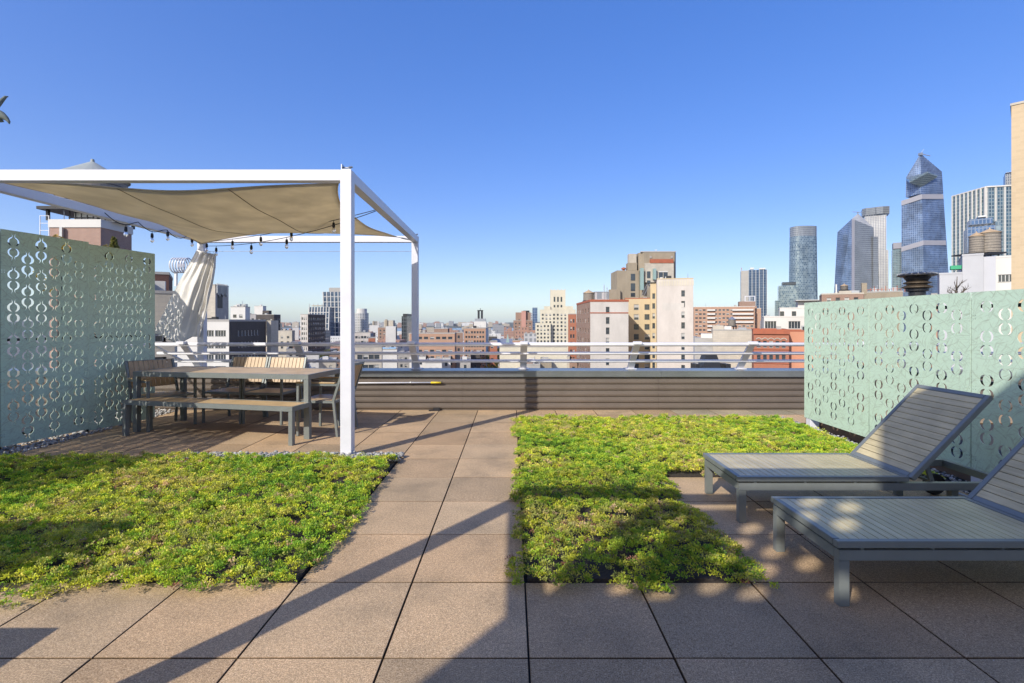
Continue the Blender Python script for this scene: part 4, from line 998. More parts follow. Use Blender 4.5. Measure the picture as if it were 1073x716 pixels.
building('brick_building', 'narrow brown building between the orange and the tan brick blocks', 478.3, 485, 349, 235, brick_brown, depth=12, win=dict(cols=2, w=1., h=1.4, pitch=3.0, first=1.2))
t, X0b, W, dp, H = building('brick_building', 'tan brick block with pale side wall in front of the white spired tower', 486, 509, 344.4, 260, brick_orange, xs=511.8, side_mat=white_stucco, win=dict(cols=7, w=1.0, h=1.2, pitch=2.4, first=1.4))
# white spired tower
D = 700; t = thing('spired_tower', 'distant white stepped tower topped by a dark twin-columned lantern', 'tower', (PX(503, D), D, GZ)); z1 = PZ(352, D)-GZ
m = MB(); m.box(-8.5, 8.5, 0, 16, 0, PZ(337, D)-GZ); m.build('body', white_stucco, t)
m = MB(); m.box(-7.6, 7.6, 1, 14, PZ(337, D)-GZ, PZ(334, D)-GZ); m.build('setback', steel, t)
for x in (-2.3, 2.3): m = MB(); m.box(x-1.4, x+1.4, 4, 8, PZ(334, D)-GZ, PZ(326, D)-GZ); m.build('column', dark_metal, t)
m = MB(); m.box(-4, 4, 3.8, 8.2, PZ(326, D)-GZ, PZ(325, D)-GZ); m.tube([(0, 6, PZ(325, D)-GZ), (0, 6, PZ(323, D)-GZ)], .4, 6); m.build('lantern_cap', dark_metal, t)
building('block_building', 'dark tower block half hidden behind the white spired tower', 507.5, 511, 339, 760, glass_grey, depth=14)
for (a, b, yt, D_, mt, lb, wn) in [
    (512, 521, 353, 300, brick_grey, 'dark low block right of the tan brick block', 3), (520.5, 531, 356.5, 330, stone_cream, 'low pale block at the foot of the green steeple', 3),
    (513, 521, 358.5, 240, brick_red, 'small dark red brick house under the skyline gap', 2),
    (537, 548, 357, 230, brick_orange, 'low orange brick shed right of the green steeple', 0)]:
    building('block_building', lb, a, b, yt, D_, mt, depth=14, win=dict(cols=wn, w=1.4, h=1.4, pitch=3.1, first=1.6) if wn else None)
D = 280; t = thing('church', 'church with a slim pale green copper steeple and long grey roof', 'church', (PX(532, D), D, GZ)); z1 = PZ(362, D)-GZ
m = MB(); m.box(-9, 6, 0, 14, 0, z1-2); m.build('nave', stone_cream, t)
m = MB(); m.prism([(-9.2, 0), (6.2, 0), (6.2, 14), (-9.2, 14)], z1-2, z1+3, 0, [(-9.2, 6.9, z1+3.5), (6.2, 6.9, z1+3.5), (6.2, 7.1, z1+3.5), (-9.2, 7.1, z1+3.5)]); m.build('roof', steel, t)
m = MB(); m.box(-1, 1, -2, 0, 0, z1+1); m.prism([(-1.1, -2.1), (1.1, -2.1), (1.1, .1), (-1.1, .1)], z1+1, z1+6, 0, [(-.05, -1.05, z1+6.5), (.05, -1.05, z1+6.5), (.05, -.95, z1+6.5), (-.05, -.95, z1+6.5)]); m.build('steeple', copper_green, t)
t, X0b, W, dp, H = building('warehouse', 'long low white warehouse with a dark doorway behind the centre of the railing', 523.5, 594, 364, 150, brick_cream, depth=20, base=GZ, win=dict(cols=[570.5], w=2.3, h=3., pitch=90, first=3.))
addbox(t, 'roof_unit', steel, 9, 11, 3, 5, H+.01, H+.9)
# pink-brown stepped tower
D = 450; t, X0b, W, dp, H = building('brick_tower', 'pink and brown stepped brick tower right of the green steeple', 538, 558, 336, D, brick_brown, depth=16, win=dict(cols=5, w=1.3, h=1.5, pitch=3., first=2))
addbox(t, 'upper_stage', brick_brown, 2, W-1.5, 2, 14, H, H+7.3); addbox(t, 'centre_bay', plain('pink_render', (.46, .25, .20), .9), 7.2, 11.2, -.4, 2, 0, H+8.5); addbox(t, 'crown', dark_metal, 9, 14.5, 3, 9, H+7.3, H+9)
t = prism_tower('tower', 'slender blue-grey tower peeking out behind the pink stepped tower', 560, 760, [(-3, 0), (4.5, 0), (4.5, 9), (-3, 9)], PZ(322.5, 760), glass_blue)
m = MB(); m.box(-10, -3.1, 1, 9, 0, PZ(328, 760)-GZ); m.build('annex', glass_pale, t)
building('apartment_building', 'greenish glass terraces of a small stepped building left of the cream tower', 549, 562, 350, 330, glass_pale, depth=12)
# cream setback tower
D = 400; t, X0b, W, dp, H = building('setback_tower', 'cream setback building crowned by a square tower with tall slot windows', 566, 603, 325, D, brick_cream, depth=22, win=dict(cols=9, w=1.5, h=1.7, pitch=3.0, first=3), cope=brick_cream)
building('apartment_building', 'lower cream wing at the left of the cream setback tower', 561, 577, 339, 396, brick_cream, depth=3.5, win=dict(cols=4, w=1.4, h=1.6, pitch=3.0, first=1.4), cope=brick_cream)
fm = MB(); x0_, x1_ = PX(576.8, D)-X0b, PX(592.6, D)-X0b; z0_, z1_ = H+.1, PZ(304, D)-GZ; ww = x1_-x0_
m = MB(); facade(m, (x0_, 2), (1, 0), ww, z0_, z1_, [(ww*k-.7, ww*k+.7) for k in (.27, .5, .73)], [(z0_+2, z0_+4), (z0_+6.5, z0_+10.5)], .4, (0, -1)); m.build('tower_wall', brick_cream, t)
m = MB(); m.box(x0_+.001, x1_-.001, 2.4, 13, z0_, z1_-.01); m.box(x0_+.3, x1_-.3, 2.36, 2.39, z0_+.3, z1_-.5, 1); m.face([(x0_, 2, z0_), (x0_, 2, z1_), (x0_, 2.5, z1_), (x0_, 2.5, z0_)]); m.face([(x1_, 2, z0_), (x1_, 2.5, z0_), (x1_, 2.5, z1_), (x1_, 2, z1_)]); m.build('tower_core', [brick_cream, window_glass], t)
for k in range(5): addbox(t, 'pinnacle', brick_cream, x0_+k*(ww-.8)/4, x0_+k*(ww-.8)/4+.8, 1.95, 2.8, z1_-.02, z1_+.8)
addbox(t, 'shoulder', brick_cream, x0_-5, x0_-.01, 1.0, 12, H+.1, H+3); addbox(t, 'shoulder', brick_cream, x1_+.01, x1_+6, 1.0, 12, H+.1, H+3)
# red narrow + big white slab
D = 165; t, X0b, W, dp, H = building('brick_building', 'narrow rust-red brick building squeezed beside the big white slab', 595.5, 604, 329.5, 210, brick_red, depth=10, win=dict(cols=2, w=.7, h=1.6, pitch=3.2, first=2))
D = 160; t, X0b, W, dp, H = building('apartment_building', 'big white brick slab with brown side wall and rust cornice behind the railing', 618.5, 658.5, 314.5, D, brick_white, xs=604.3, side_mat=brick_brown, parapet=0, win=dict(cols=[636.8], w=1.15, h=2.2, pitch=3.3, first=2.2), side=dict(cols=5, w=2.2, h=1.5, pitch=3.3, first=2.6))
addbox(t, 'cornice', red_tile, -.12, W+.12, -.12, dp, H-.55, H+.15); addbox(t, 'band', red_tile, -.06, W, -.07, -.005, H-4.3, H-3.95)
m = MB()
for k in range(9): m.box(-.05, 1.3, 2+k*3.5, 4.4+k*3.5, 0, .01)
z0 = GZ+H+.2
t = thing('greenhouse', 'silvery glass roof house with plants on the white slab', 'roof house', (PX(623.5, 172), 172, z0)); m = MB(); m.box(0, 4.8, 0, 4, 0, 3.0); m.build('glazing', glass_pale, t); m = MB(); m.box(-.1, 4.9, -.1, 4.1, 3.001, 3.2); m.build('roof', steel, t)
tank('squat silver tank with a pointed tan lid on the white slab', PX(616.8, 176), 176, z0, 1.9, 2.6, tank_roof, .3, 1.1)
for k in range(2):
    t = thing('flue_pipe', 'thin flue pipe on the white slab, %s of the two' % ('left' if k == 0 else 'right'), 'flue', (PX(633+k*3, 172), 172, z0)); m = MB(); m.tube([(0, 0, 0), (0, 0, 5.6-k*.9)], .14, 8); m.build('pipe', steel, t)
# yellow court building and pink-white tower
D = 178; t, X0b, W, dp, H = building('apartment_building', 'pale yellow brick building in the gap between the white slab and the pinkish tower', 655, 684, 313.3, D, brick_yellow, depth=20, cope=red_tile, win=dict(cols=[666.8, 678], w=1.7, h=2.0, pitch=3.5, first=2.))
t, X0b, W, dp, H = building('apartment_building', 'taller yellow brick wing stepping up against the pinkish tower', 681.5, 690, 298.5, 172, brick_yellow, depth=5.8, cope=brick_yellow, win=dict(cols=[685], w=.9, h=1.9, pitch=3.4, first=3.))
D = 160; t, X0b, W, dp, H = building('apartment_tower', 'tall pinkish white brick tower with a single column of windows', 688.5, 726.5, 293, D, brick_pinkwhite, depth=26, cope=brick_yellow, win=dict(cols=[715.8], w=1.1, h=2.0, pitch=3.37, first=3.6))
addbox(t, 'patch', brick_white, 1.6, 8.2, -.03, -.004, H-9.8, H-7.6); m = MB()
for k in range(14): m.box(.6+k*.78, .95+k*.78, -.09, -.005, H-2.1, H-.4)
m.build('frieze', brick_cream, t)
# tan tower behind with stepped tops
D = 195; t = thing('stepped_tower', 'old tan brick tower with stepped roofs, chimney and red lean-to above the yellow building', 'tower', (PX(690, D), D, GZ))
def pb(nm, mt, px0, px1, py0, py1, dy0, dy1): return addp(t, nm, mt, D, 0, px0, px1, py0, py1, dy0, dy1)
ox = t.location.x; zt_ = PZ(264.5, D)-GZ; xa_, xb_ = PX(670.3, D)-ox, PX(709, D)-ox
m = MB(); m.prism([(xa_+1.6, 0), (xb_-.8, 0), (xb_, 1), (xb_, 14), (xa_, 14), (xa_, 1.6)], 0, zt_); m.build('main_block', brick_tan, t)
pb('parapet', concrete, 671.5, 708.4, 263.3, 264.4, -.12, 1.0)
pb('left_block', brick_tan, 646.5, 669.6, 283.5, 400, 1, 13); pb('chimney', stone_cream, 659.3, 666.9, 266, 283.4, 2, 5); pb('chimney_base', brick_tan, 658.3, 667.5, 275.5, 283.4, 1.4, 5.4)
pb('low_wing', brick_tan, 638.5, 650, 303.5, 400, -.6, .98); pb('bay', stone_cream, 676, 706, 275.8, 296, -1.2, -.02); pb('red_roof', red_tile, 681.8, 705.8, 271.6, 275.7, -1.4, -.03)
for (a, b, c, d_) in ((661, 665.5, 287, 294), (661, 665.5, 297, 305), (661, 665.5, 307, 311)): pb('window', window_glass, a, b, c, d_, .86, .98)
for (a, b, c, d_) in ((678, 681.5, 284.5, 291.5), (690.5, 694.5, 285.5, 291.5), (695.3, 699.5, 285.5, 291.5), (678, 681.5, 294, 297)): pb('window', window_glass, a, b, c, d_, -1.34, -1.22)
pb('window_head', white_stucco, 690, 700, 284.2, 285.3, -1.34, -1.22)
pb('duct', copper_green, 671.2, 674.6, 281, 304, -2.6, -1.3); pb('duct', copper_green, 684.8, 687.6, 281.5, 293, -2.6, -1.3)
for px in (682, 704): pb('round_vent', concrete, px-1, px+1, 268.5, 270.5, -.25, -.01)
t = thing('fire_stair', 'slanted metal stair beside the blue-green duct of the tan tower', 'stair', (PX(672, 190), 190, PZ(310, 190))); m = MB()
for x in (0, 1.0): m.bar((x, 0, 0), (x+2.3, 0, 4.6), .12, .25, up=(0, 1, 0))
for k in range(9): m.box(.05+k*.26, 1.05+k*.26, -.04, .04, .2+k*.5, .26+k*.5)
m.build('flight', steel, t)
t = thing('vent_cap', 'small red vent cap on the left block of the tan tower', 'vent', (PX(653.5, 199), 199, PZ(283.4, 196))); m = MB(); m.lathe([(.5, 0), (.5, .6), (1.0, .7), (1.0, 1.1), (.2, 1.5)], 12); m.build('cap', red_tile, t)
t = thing('gull', 'tiny white bird perched on the top edge of the tan tower', 'bird', (PX(687.5, 196), 196, PZ(263.2, 196)))
m = MB(); m.lathe([(.02, 0), (.15, .12), (.2, .3), (.12, .5), (.10, .55), (.11, .66), (.02, .75)], 8); m.bar((-.1, 0, .3), (-.75, 0, .42), .2, .08); m.build('body', white_stucco, t)
# brick balcony building
D = 380
t, X0b, W, dp, H = building('apartment_building', 'long brown brick apartment house with white balcony stacks', 727, 791, 322, D, brick_orange, depth=18, win=dict(cols=15, w=1.9, h=1.3, pitch=3.0, first=1.7), cope=white_stucco)
for (a, b) in ((740, 747.6), (764, 783.5)):
    for k in range(12 if a < 750 else 4):
        z_ = H-2.9-k*3.0; m = MB(); xa_, xb_ = PX(a, D)-X0b, PX(b, D)-X0b; m.box(xa_, xb_, -1.4, -.02, z_, z_+.18); m.box(xa_, xb_, -1.4, -1.3, z_+.18, z_+1.15); m.build('balcony', white_stucco, t)
addbox(t, 'penthouse', brick_brown, PX(771, D)-X0b, PX(786, D)-X0b, 3, 12, H, H+4)
building('apartment_building', 'right wing of the brown balcony apartment house with black recesses', 784, 797.5, 323.5, 376, brick_orange, depth=3.5, win=dict(cols=[786, 790.5], w=1.8, h=1.6, pitch=3.0, first=1.7), cope=white_stucco)
D = 700; t = thing('glass_tower', 'dark blue glass tower with a pale concrete left edge above the brown balcony house', 'skyscraper', (PX(790, D), D, GZ), -math.atan2(PX(790, D), D)*.85)
def pb2(nm, mt, px0, px1, py0, py1, dy0, dy1): return addp(t, nm, mt, D, 0, px0, px1, py0, py1, dy0, dy1)
pb2('body', glass_deep, 784, 803.7, 282.5, 400, 0, 22); pb2('core_wall', concrete, 776.5, 783.9, 283.5, 400, 2, 20); pb2('crown', white_stucco, 786, 790, 280.5, 282.4, 3, 9); pb2('crown', white_stucco, 795.5, 802, 280.8, 282.4, 3, 9)
for k in range(6): pb2('mullion', white_stucco, 784+k*3.9, 784.35+k*3.9, 282.6, 350, -.3, -.02)
pb2('mast', red_tile, 776.7, 777.2, 280.5, 283.4, 3, 3.6)
D = 420; t = thing('roof_frame', 'white steel frame structure standing beside the dark blue tower', 'steel frame', (PX(780.5, D), D, PZ(321, D)));
for k in range(3): m = MB(); m.box(k*4.1, k*4.1+.5, 0, .5, 0, 8.6); m.build('post', white_paint, t)
for z_ in (3.8, 8.1): m = MB(); m.box(.51, 8.19, .05, .45, z_, z_+.5); m.build('rail', white_paint, t)
m = MB(); m.box(-1, 9.5, -1, 5, -30, -.01); m.build('base', brick_orange, t)
# beige low block with tank
D = 130; t, X0b, W, dp, H = building('loft_building', 'blank beige concrete loft building with rooftop tank right of the pinkish tower', 747, 789, 346.5, D, stone_cream, xs=None, depth=16, roof=roof_light)
addbox(t, 'stair_house', stone_cream, 0, 2.6, .5, 5, H, H+1.3)
addp(t, 'lower_wall', concrete, D, 0, 728, 746.9, 354.5, 400, 1, 12); addp(t, 'white_shed', white_stucco, D, 0, 734.5, 746.5, 350, 354.4, 2, 8)
tank('small grey wooden water tank with pointed roof on the blank beige loft', PX(767, 136), 136, GZ+H+.02, .95, 1.7, steel, 1.15, .8)
D = 100; t = thing('roof_gable', 'black steep-sided rooftop bulkhead just above the parapet', 'bulkhead', (PX(747, D), D, PZ(388, D)-2)); m = MB()
m.prism([(-2.6, 0), (2.6, 0), (2.6, 4), (-2.6, 4)], 0, 5, 0, [(-1.0, .8, 5.4), (1.0, .8, 5.4), (1.0, 3, 5.4), (-1.0, 3, 5.4)]); m.box(-3.4, -2.62, 0, 3, 0, 3.2); m.box(2.62, 3.6, 0, 3, 0, 3.2); m.build('shell', dark_metal, t); m = MB(); m.box(-3.6, 3.8, -1, 7, -43, -.01); m.build('house', brick_tan, t)
# red building right
D = 110; t, X0b, W, dp, H = building('brick_building', 'ornate red brick building with arched window heads at the right end of the railing', 789.8, 826.8, 346.5, D, brick_red, depth=14, cope=red_tile, win=dict(cols=5, w=.72, h=1.55, pitch=3.0, first=2.2, pad=.4))
addbox(t, 'cornice', red_tile, -.15, W+.15, -.35, -.08, H-.75, H+.1)
for k in range(5):
    cxk = .4+(W-.8)*(k+.5)/5
    for z_ in (H-2.05, H-5.05):
        m = MB(); m.tube([(cxk+.55*math.cos(a), -.06, z_+.42*math.sin(a)) for a in [j*math.pi/8 for j in range(9)]], .10, 6); m.build('arch', stone_cream if z_ > H-3 else brick_red, t)
for k in range(2): addbox(t, 'string_course', red_tile, 0, W, -.14, -.005, H-2.55-3*k-1.6, H-2.35-3*k-1.6)
building('rendered_building', 'plain salmon rendered wall beside the ornate red brick building', 826.9, 862, 347.5, 110.2, salmon_wall, depth=13, cope=red_tile)
D = 150; t, X0b, W, dp, H = building('apartment_building', 'white building with tall grey windows above the salmon wall', 800.5, 872, 332.5, D, white_stucco, depth=20, cope=white_stucco, win=dict(cols=[807.5, 832.5], w=3.1, h=2.2, pitch=60, first=1.2, style='wide'))
t, X0b, W, dp, H = building('apartment_building', 'upper white storey with a projecting white eave behind the screen', 817, 876, 323.5, 158, white_stucco, depth=11, cope=white_stucco, win=dict(cols=[819.5, 832], w=1.2, h=1.6, pitch=60, first=.9))
addp(t, 'eave', white_stucco, 158, 0, 834, 878, 313.8, 315.2, -2, 9); addp(t, 'eave_wall', white_stucco, 158, 0, 836, 878, 315.3, 323.3, 0, 9)
# --- towers of the right skyline
D = 950; t = thing('glass_tower', 'grey-green stepped glass tower at the left foot of the curved tower', 'skyscraper', (PX(824, D), D, GZ), -math.atan2(PX(824, D), D)*.85)
def pb3(nm, mt, px0, px1, py0, py1, dy0, dy1): return addp(t, nm, mt, D, 0, px0, px1, py0, py1, dy0, dy1)
pb3('body', glass_mixed, 816, 836.5, 299, 400, 0, 30); pb3('crown', glass_dark, 819.5, 834, 295.5, 298.9, 4, 26); pb3('annex', glass_teal, 812.5, 815.9, 315, 400, 3, 25)
D = 1000; zt_ = PZ(237, D); n = 20
poly = [(26.5*math.copysign(abs(math.cos(a))**.75, math.cos(a)), 18+18*math.copysign(abs(math.sin(a))**.75, math.sin(a))) for a in [2*math.pi*k/n for k in range(n)]]
top = [(x*.93, 18+(y-18)*.93, PZ(247, D)) for x, y in poly]
t = prism_tower('glass_tower', 'curved tower of mottled pale and dark glass, leftmost of the tall right towers', 847, D, [(x*1.04, y) for x, y in poly], PZ(247, D), glass_mixed, top)
m = MB(); m.prism([(x*.925, 18+(y-18)*.925) for x, y in poly], PZ(247, D)-GZ, PZ(236.5, D)-GZ); m.build('crown', glass_grey, t)
# angular pair
D = 1000; k = D/F
def q3(px, py, dy): return (PX(px, 1000+dy)-PX(897, 1000), dy, PZ(py, 1000+dy)-GZ)
def facet(name, mats, faces, t):
    m = MB()
    for pts, mi in faces: m.face(pts, mi)
    return m.build(name, mats, t)
t = thing('angular_tower', 'angular glass tower with a slanted pointed top left of the tallest tower', 'skyscraper', (PX(897, D), D, GZ))
cB, cT, pk = q3(892, 400, 0), q3(892.5, 229.5, 2), q3(899, 223.8, 22)
lB, lT = q3(871, 400, 28), q3(877.5, 243.5, 28); rB, rT = q3(921, 400, 14), q3(915.4, 238.5, 14)
cB2, cT2 = q3(895.5, 400, .2), q3(895.5, 230.5, 2.5)
def z0p(p): return (p[0], p[1], 0)
bk = ((lB[0]+rB[0])/2+25, 60, 0)
facet('left_face', [glass_blue], [([z0p(lB), z0p(cB), cT, lT], 0)], t); facet('edge_strip', [band_pale], [([z0p(cB), z0p(cB2), cT2, cT], 0)], t)
facet('right_face', [glass_grey], [([z0p(cB2), z0p(rB), rT, cT2], 0)], t)
facet('slanted_top', [glass_pale], [([cT, cT2, rT, pk], 0), ([cT, pk, lT], 0)], t)
facet('rear_face', [glass_grey], [([z0p(rB), bk, (bk[0], 60, pk[2]-20), rT], 0), ([bk, z0p(lB), lT, (bk[0], 60, pk[2]-20)], 0), ([lT, pk, (bk[0], 60, pk[2]-20)], 0), ([pk, rT, (bk[0], 60, pk[2]-20)], 0)], t)
facet('lower_block', [glass_grey], [([q3(915, 400, 10)[:2]+(0,), q3(921.5, 400, 10)[:2]+(0,), q3(920, 248, 10), q3(915, 248, 10)], 0), ([q3(921.5, 400, 10)[:2]+(0,), q3(921.5, 400, 40)[:2]+(0,), q3(920, 249, 40), q3(920, 248, 10)], 0), ([q3(915, 248, 10), q3(920, 248, 10), q3(920, 249, 40), q3(915, 249, 40)], 0)], t)
t2 = thing('tower_crane', 'tiny crane boom on the peak of the angular glass tower', 'crane', (t.location.x+pk[0], D+pk[1], GZ+pk[2])); m = MB(); m.box(-1, 1, -1, 1, 0, 3); m.bar((-11, 0, 3.3), (9, 0, 2.2), 1, 1); m.build('boom', steel, t2)
D = 1100; t = thing('glass_tower', 'pale ribbed tower standing behind the angular glass tower', 'skyscraper', (PX(918, D), D, GZ), -math.atan2(PX(918, D), D)*.85)
def pb4(nm, mt, px0, px1, py0, py1, dy0, dy1): return addp(t, nm, mt, D, 0, px0, px1, py0, py1, dy0, dy1)
pb4('body', glass_pale, 906, 928.8, 225, 400, 0, 35); pb4('lower_body', glass_pale, 928.9, 931, 262, 400, 2, 30)
m = MB(); kk = D/F; P8 = [(-25, 6), (-18, -1), (-2, -1), (0, -4), (12, -4), (24, 1), (24, 34), (-25, 34)]; m.prism(P8, PZ(224.9, D)-GZ, PZ(217.3, D)-GZ); m.build('crown', glass_grey, t)
for i in range(9): pb4('fin', band_pale, 907+i*2.6, 907.5+i*2.6, 225, 330, -.8, -.02)
D = 1050; t = thing('glass_tower', 'narrow dark blue slab tight against the left of the tallest tower', 'skyscraper', (PX(940, D), D, GZ), -math.atan2(PX(940, D), D)*.85)
pb5 = lambda *a: addp(t, a[0], a[1], D, 0, *a[2:]); pb5('body', glass_teal, 935.6, 946, 261, 400, 0, 25); pb5('crown', band_pale, 936, 946, 254, 260.9, 1, 22)
# the tallest tower with the deck
D = 1010; k = D/F
def q4(px, py, dy): return (PX(px, 1010+dy)-PX(966, 1010), dy, PZ(py, 1010+dy)-GZ)
t = thing('angular_tower', 'tallest glass tower with pointed crown and triangular deck jutting from its side', 'skyscraper', (PX(966, D), D, GZ))
ap = q4(964.6, 161, 20)
def g0(px, dy): p = q4(px, 400, dy); return (p[0], p[1], 0)
# lower body: corner edge at px ~966 (bottom 972)
c0, c1 = g0(970, 0), q4(966, 203, 3); l0, l1 = g0(944.6, 26), q4(944.6, 211, 26); r0, r1 = g0(999, 12), q4(988.5, 203.5, 12)
facet('lower_left_face', [glass_edge], [([l0, c0, c1, l1], 0)], t); facet('lower_right_face', [glass_edge], [([c0, r0, r1, c1], 0)], t)
b0 = (48, 60, 0); b1 = (44, 55, q4(966, 211, 26)[2])
facet('lower_rear', [glass_edge], [([r0, b0, b1, r1], 0), ([b0, l0, l1, b1], 0), ([l1, c1, r1, b1], 0)], t)
c2 = q4(965, 203, 5); c3 = q4(964.8, 190, 6); l2_, l3 = q4(949, 207, 25), q4(949.6, 185.6, 25); r2_, r3 = q4(988.5, 203, 14), q4(987, 180, 14)
b2 = (42, 52, c2[2]); b3 = (42, 52, c3[2])
facet('upper_left_face', [glass_edge], [([l2_, c2, c3, l3], 0), ([l3, c3, ap], 0)], t); facet('upper_right_face', [glass_edge], [([c2, r2_, r3, c3], 0), ([c3, r3, ap], 0)], t)
facet('upper_rear', [glass_edge], [([r2_, b2, b3, r3], 0), ([b2, l2_, l3, b3], 0), ([r3, b3, ap], 0), ([b3, l3, ap], 0)], t)
for (py0, py1, pr) in ((203.6, 208.6, 0), (252, 257, 0)):
    ca, cb = q4(966+(py0-203)*.03, py0, 1.4), q4(966+(py1-203)*.03, py1, 1.3); ra, rb = q4(988.4+(py0-203)*.053, py0, 10.6), q4(988.6+(py1-203)*.053, py1, 10.4); la, lb = q4(944.4, py0+7, 25), q4(944.4, py1+7, 25)
    facet('pale_band', [band_pale], [([cb, rb, ra, ca], 0), ([lb, cb, ca, la], 0)], t)
m = MB(); m.v = [q4(949.6, 189, 24), q4(953, 191.5, -6), q4(972, 181.5, -8), q4(982.5, 185.5, 4), q4(965, 192, 4), q4(949.6, 187, 24), q4(953, 189.5, -6), q4(972, 180, -8), q4(982.5, 184, 4), q4(966, 196, 6)]
m.f = [[5, 6, 7, 8], [0, 1, 6, 5], [1, 2, 7, 6], [2, 3, 8, 7], [0, 9, 1], [1, 9, 2], [2, 9, 3]]; m.m = [0]*7; m.build('deck', glass_teal, t)
m = MB(); m.tube([ap, (ap[0]+7, ap[1], ap[2]+9)], .35, 5); m.bar((ap[0]-2, ap[1], ap[2]), (ap[0]+20, ap[1], ap[2]-5), 1.2, 1.2); m.box(ap[0]-3, ap[0]+3, ap[1]-3, ap[1]+3, ap[2]-4, ap[2]+1); m.build('roof_crane', steel, t)
# white finned tower
D = 500; t = thing('finned_tower', 'wide dark glass tower with white vertical fins right of the tallest tower', 'skyscraper', (PX(1033, D), D, GZ)); k = D/F
zt_ = PZ(196, D)-GZ; lx = -.3; ly = 38; rx = 30; ry = -7
m = MB(); m.prism([(lx, ly), (0, 0), (rx, ry), (rx+5, ry+45)], 0, zt_); m.build('body', glass_teal, t)
def fin(a, b, n, t, zt_):
    for i in range(n+1):
        u = i/n; x = a[0]+(b[0]-a[0])*u; y = a[1]+(b[1]-a[1])*u; m = MB(); m.box(x-.55, x+.55, y-.8, y+.3, 0, zt_+.4); m.build('fin', white_stucco, t)
fin((lx, ly), (-.6, .4), 8, t, zt_); fin((.6, .2), (rx, ry), 4, t, zt_)
m = MB(); m.bar((lx, ly-.4, zt_), (0, -.4, zt_), 1.2, 1.2); m.bar((0, -.4, zt_), (rx, ry-.4, zt_), 1.2, 1.2); m.build('top_frame', white_stucco, t)
D = 720; t = thing('glass_tower', 'dark banded tower edge peeping out beside the tan wall at upper right', 'skyscraper', (PX(1058, D), D, GZ), -math.atan2(PX(1058, D), D)*.85); pb5('body', glass_grey, 1053.5, 1066, 181, 400, 0, 20); pb5('crown', steel, 1054, 1066, 179.5, 180.9, 1, 18)
D = 420; t = thing('glass_tower', 'mid-rise blue glass block with sloping terraces behind the twin water tanks', 'skyscraper', (PX(1030, D), D, GZ), -math.atan2(PX(1030, D), D)*.85)
pb5('body', glass_blue, 1013.5, 1043, 236, 400, 0, 25); pb5('upper_body', glass_blue, 1016, 1040, 228, 235.9, 3, 22); pb5('right_body', glass_mixed, 1043.1, 1049, 231, 400, 2, 25); pb5('crown', steel, 1025, 1034, 225.5, 227.9, 4, 16)
# grey building with twin tanks
D = 90
t, X0b, W, dp, H = building('rendered_building', 'light grey blank building carrying twin water tanks at the right', 1008.5, 1030.5, 268.5, D, pale_stucco, depth=12, cope=pale_stucco)
addp(t, 'right_wall', plain('grey_render', (.47, .47, .49), .85, var=.05, scale=.3), D, 0, 1030.6, 1043.5, 268.5, 400, .6, 12)
t, X0b, W, dp, H = building('rendered_building', 'white rendered wall with one sash window beside the tan brick wall', 1043.5, 1072, 270.5, 89, white_stucco, depth=10, cope=white_stucco, win=dict(cols=[1053.5], w=1.9, h=1.35, pitch=70, first=3.0, style='wide'))
t, X0b, W, dp, H = building('rendered_building', 'lower grey wing left of the grey building with twin tanks', 984.5, 1008.4, 288, 92, pale_stucco, depth=6, cope=pale_stucco)
addp(t, 'green_netting', plain('green_netting', (.05, .33, .17), .8), 92, 0, 996, 1007.6, 278, 282.5, 1, 3); addp(t, 'netting_post', steel, 92, 0, 1001, 1001.6, 282.6, 287.9, 1.4, 1.6)
zt_ = PZ(266.5, 94); pl = thing('tank_platform', 'black steel platform under the twin water tanks', 'platform', (PX(1018, 93), 93, zt_-.35)); m = MB(); m.box(-.8, 5.8, 0, 3.4, .2, .4); m.build('deck', dark_metal, pl)
for i in range(5): m = MB(); m.box(-.6+i*1.45, -.45+i*1.45, .2, .35, -.5, .199); m.build('leg', dark_metal, pl)
tank('left and slimmer of the twin wooden water tanks on the grey building', PX(1024.3, 95), 95.2, zt_+.06, 1.15, 3.15, tank_roof, .3, .8, group='twin water tanks')
tank('right and wider of the twin wooden water tanks on the grey building', PX(1038.5, 94.5), 94.8, zt_+.06, 1.65, 3.7, tank_roof, .3, .85, group='twin water tanks')
t, X0b, W, dp, H = building('brick_building', 'tall tan brick wall cutting the right edge of the view', 1059.7, 1110, 111, 40, stone_buff, depth=12, cope=stone_cream, parapet=.5, yaw=1.02)
# roofs between
D = 125; t, X0b, W, dp, H = building('loft_building', 'brown brick loft roofline below the angular glass tower', 861, 905, 309, D, brick_brown, depth=14, cope=stone_cream, win=dict(cols=4, w=.9, h=1.1, pitch=3.2, first=.8))
addp(t, 'chimney', brick_tan, D, 0, 903, 908.5, 296.5, 309, 2, 4); addp(t, 'white_flue', white_stucco, D, 0, 875.6, 877, 298, 309, 1, 1.4); addp(t, 'roof_house', stone_cream, D, 0, 879, 897, 304.5, 309, 2, 6)
tank('little water tank with a tan lid on the brown loft roofline', PX(887.3, 128), 129, PZ(304.4, 127), .85, 1.0, tank_roof, .25, .5)
t, X0b, W, dp, H = building('loft_building', 'long tan roofline with many pipes left of the black roof vent', 905.5, 946, 307, 130, brick_tan, depth=14, cope=concrete)
m = MB()
for i in range(12): m.box(.6+i*.78, .72+i*.78, 1, 1.12, H, H+.9+.4*(i % 3))
m.box(.4, W-.4, .98, 1.0, H+.8, H+.9); m.build('roof_pipes', red_tile, t)
building('loft_building', 'orange brick roofline between the black roof vent and the grey wing', 976, 990, 309, 120, brick_orange, depth=10)
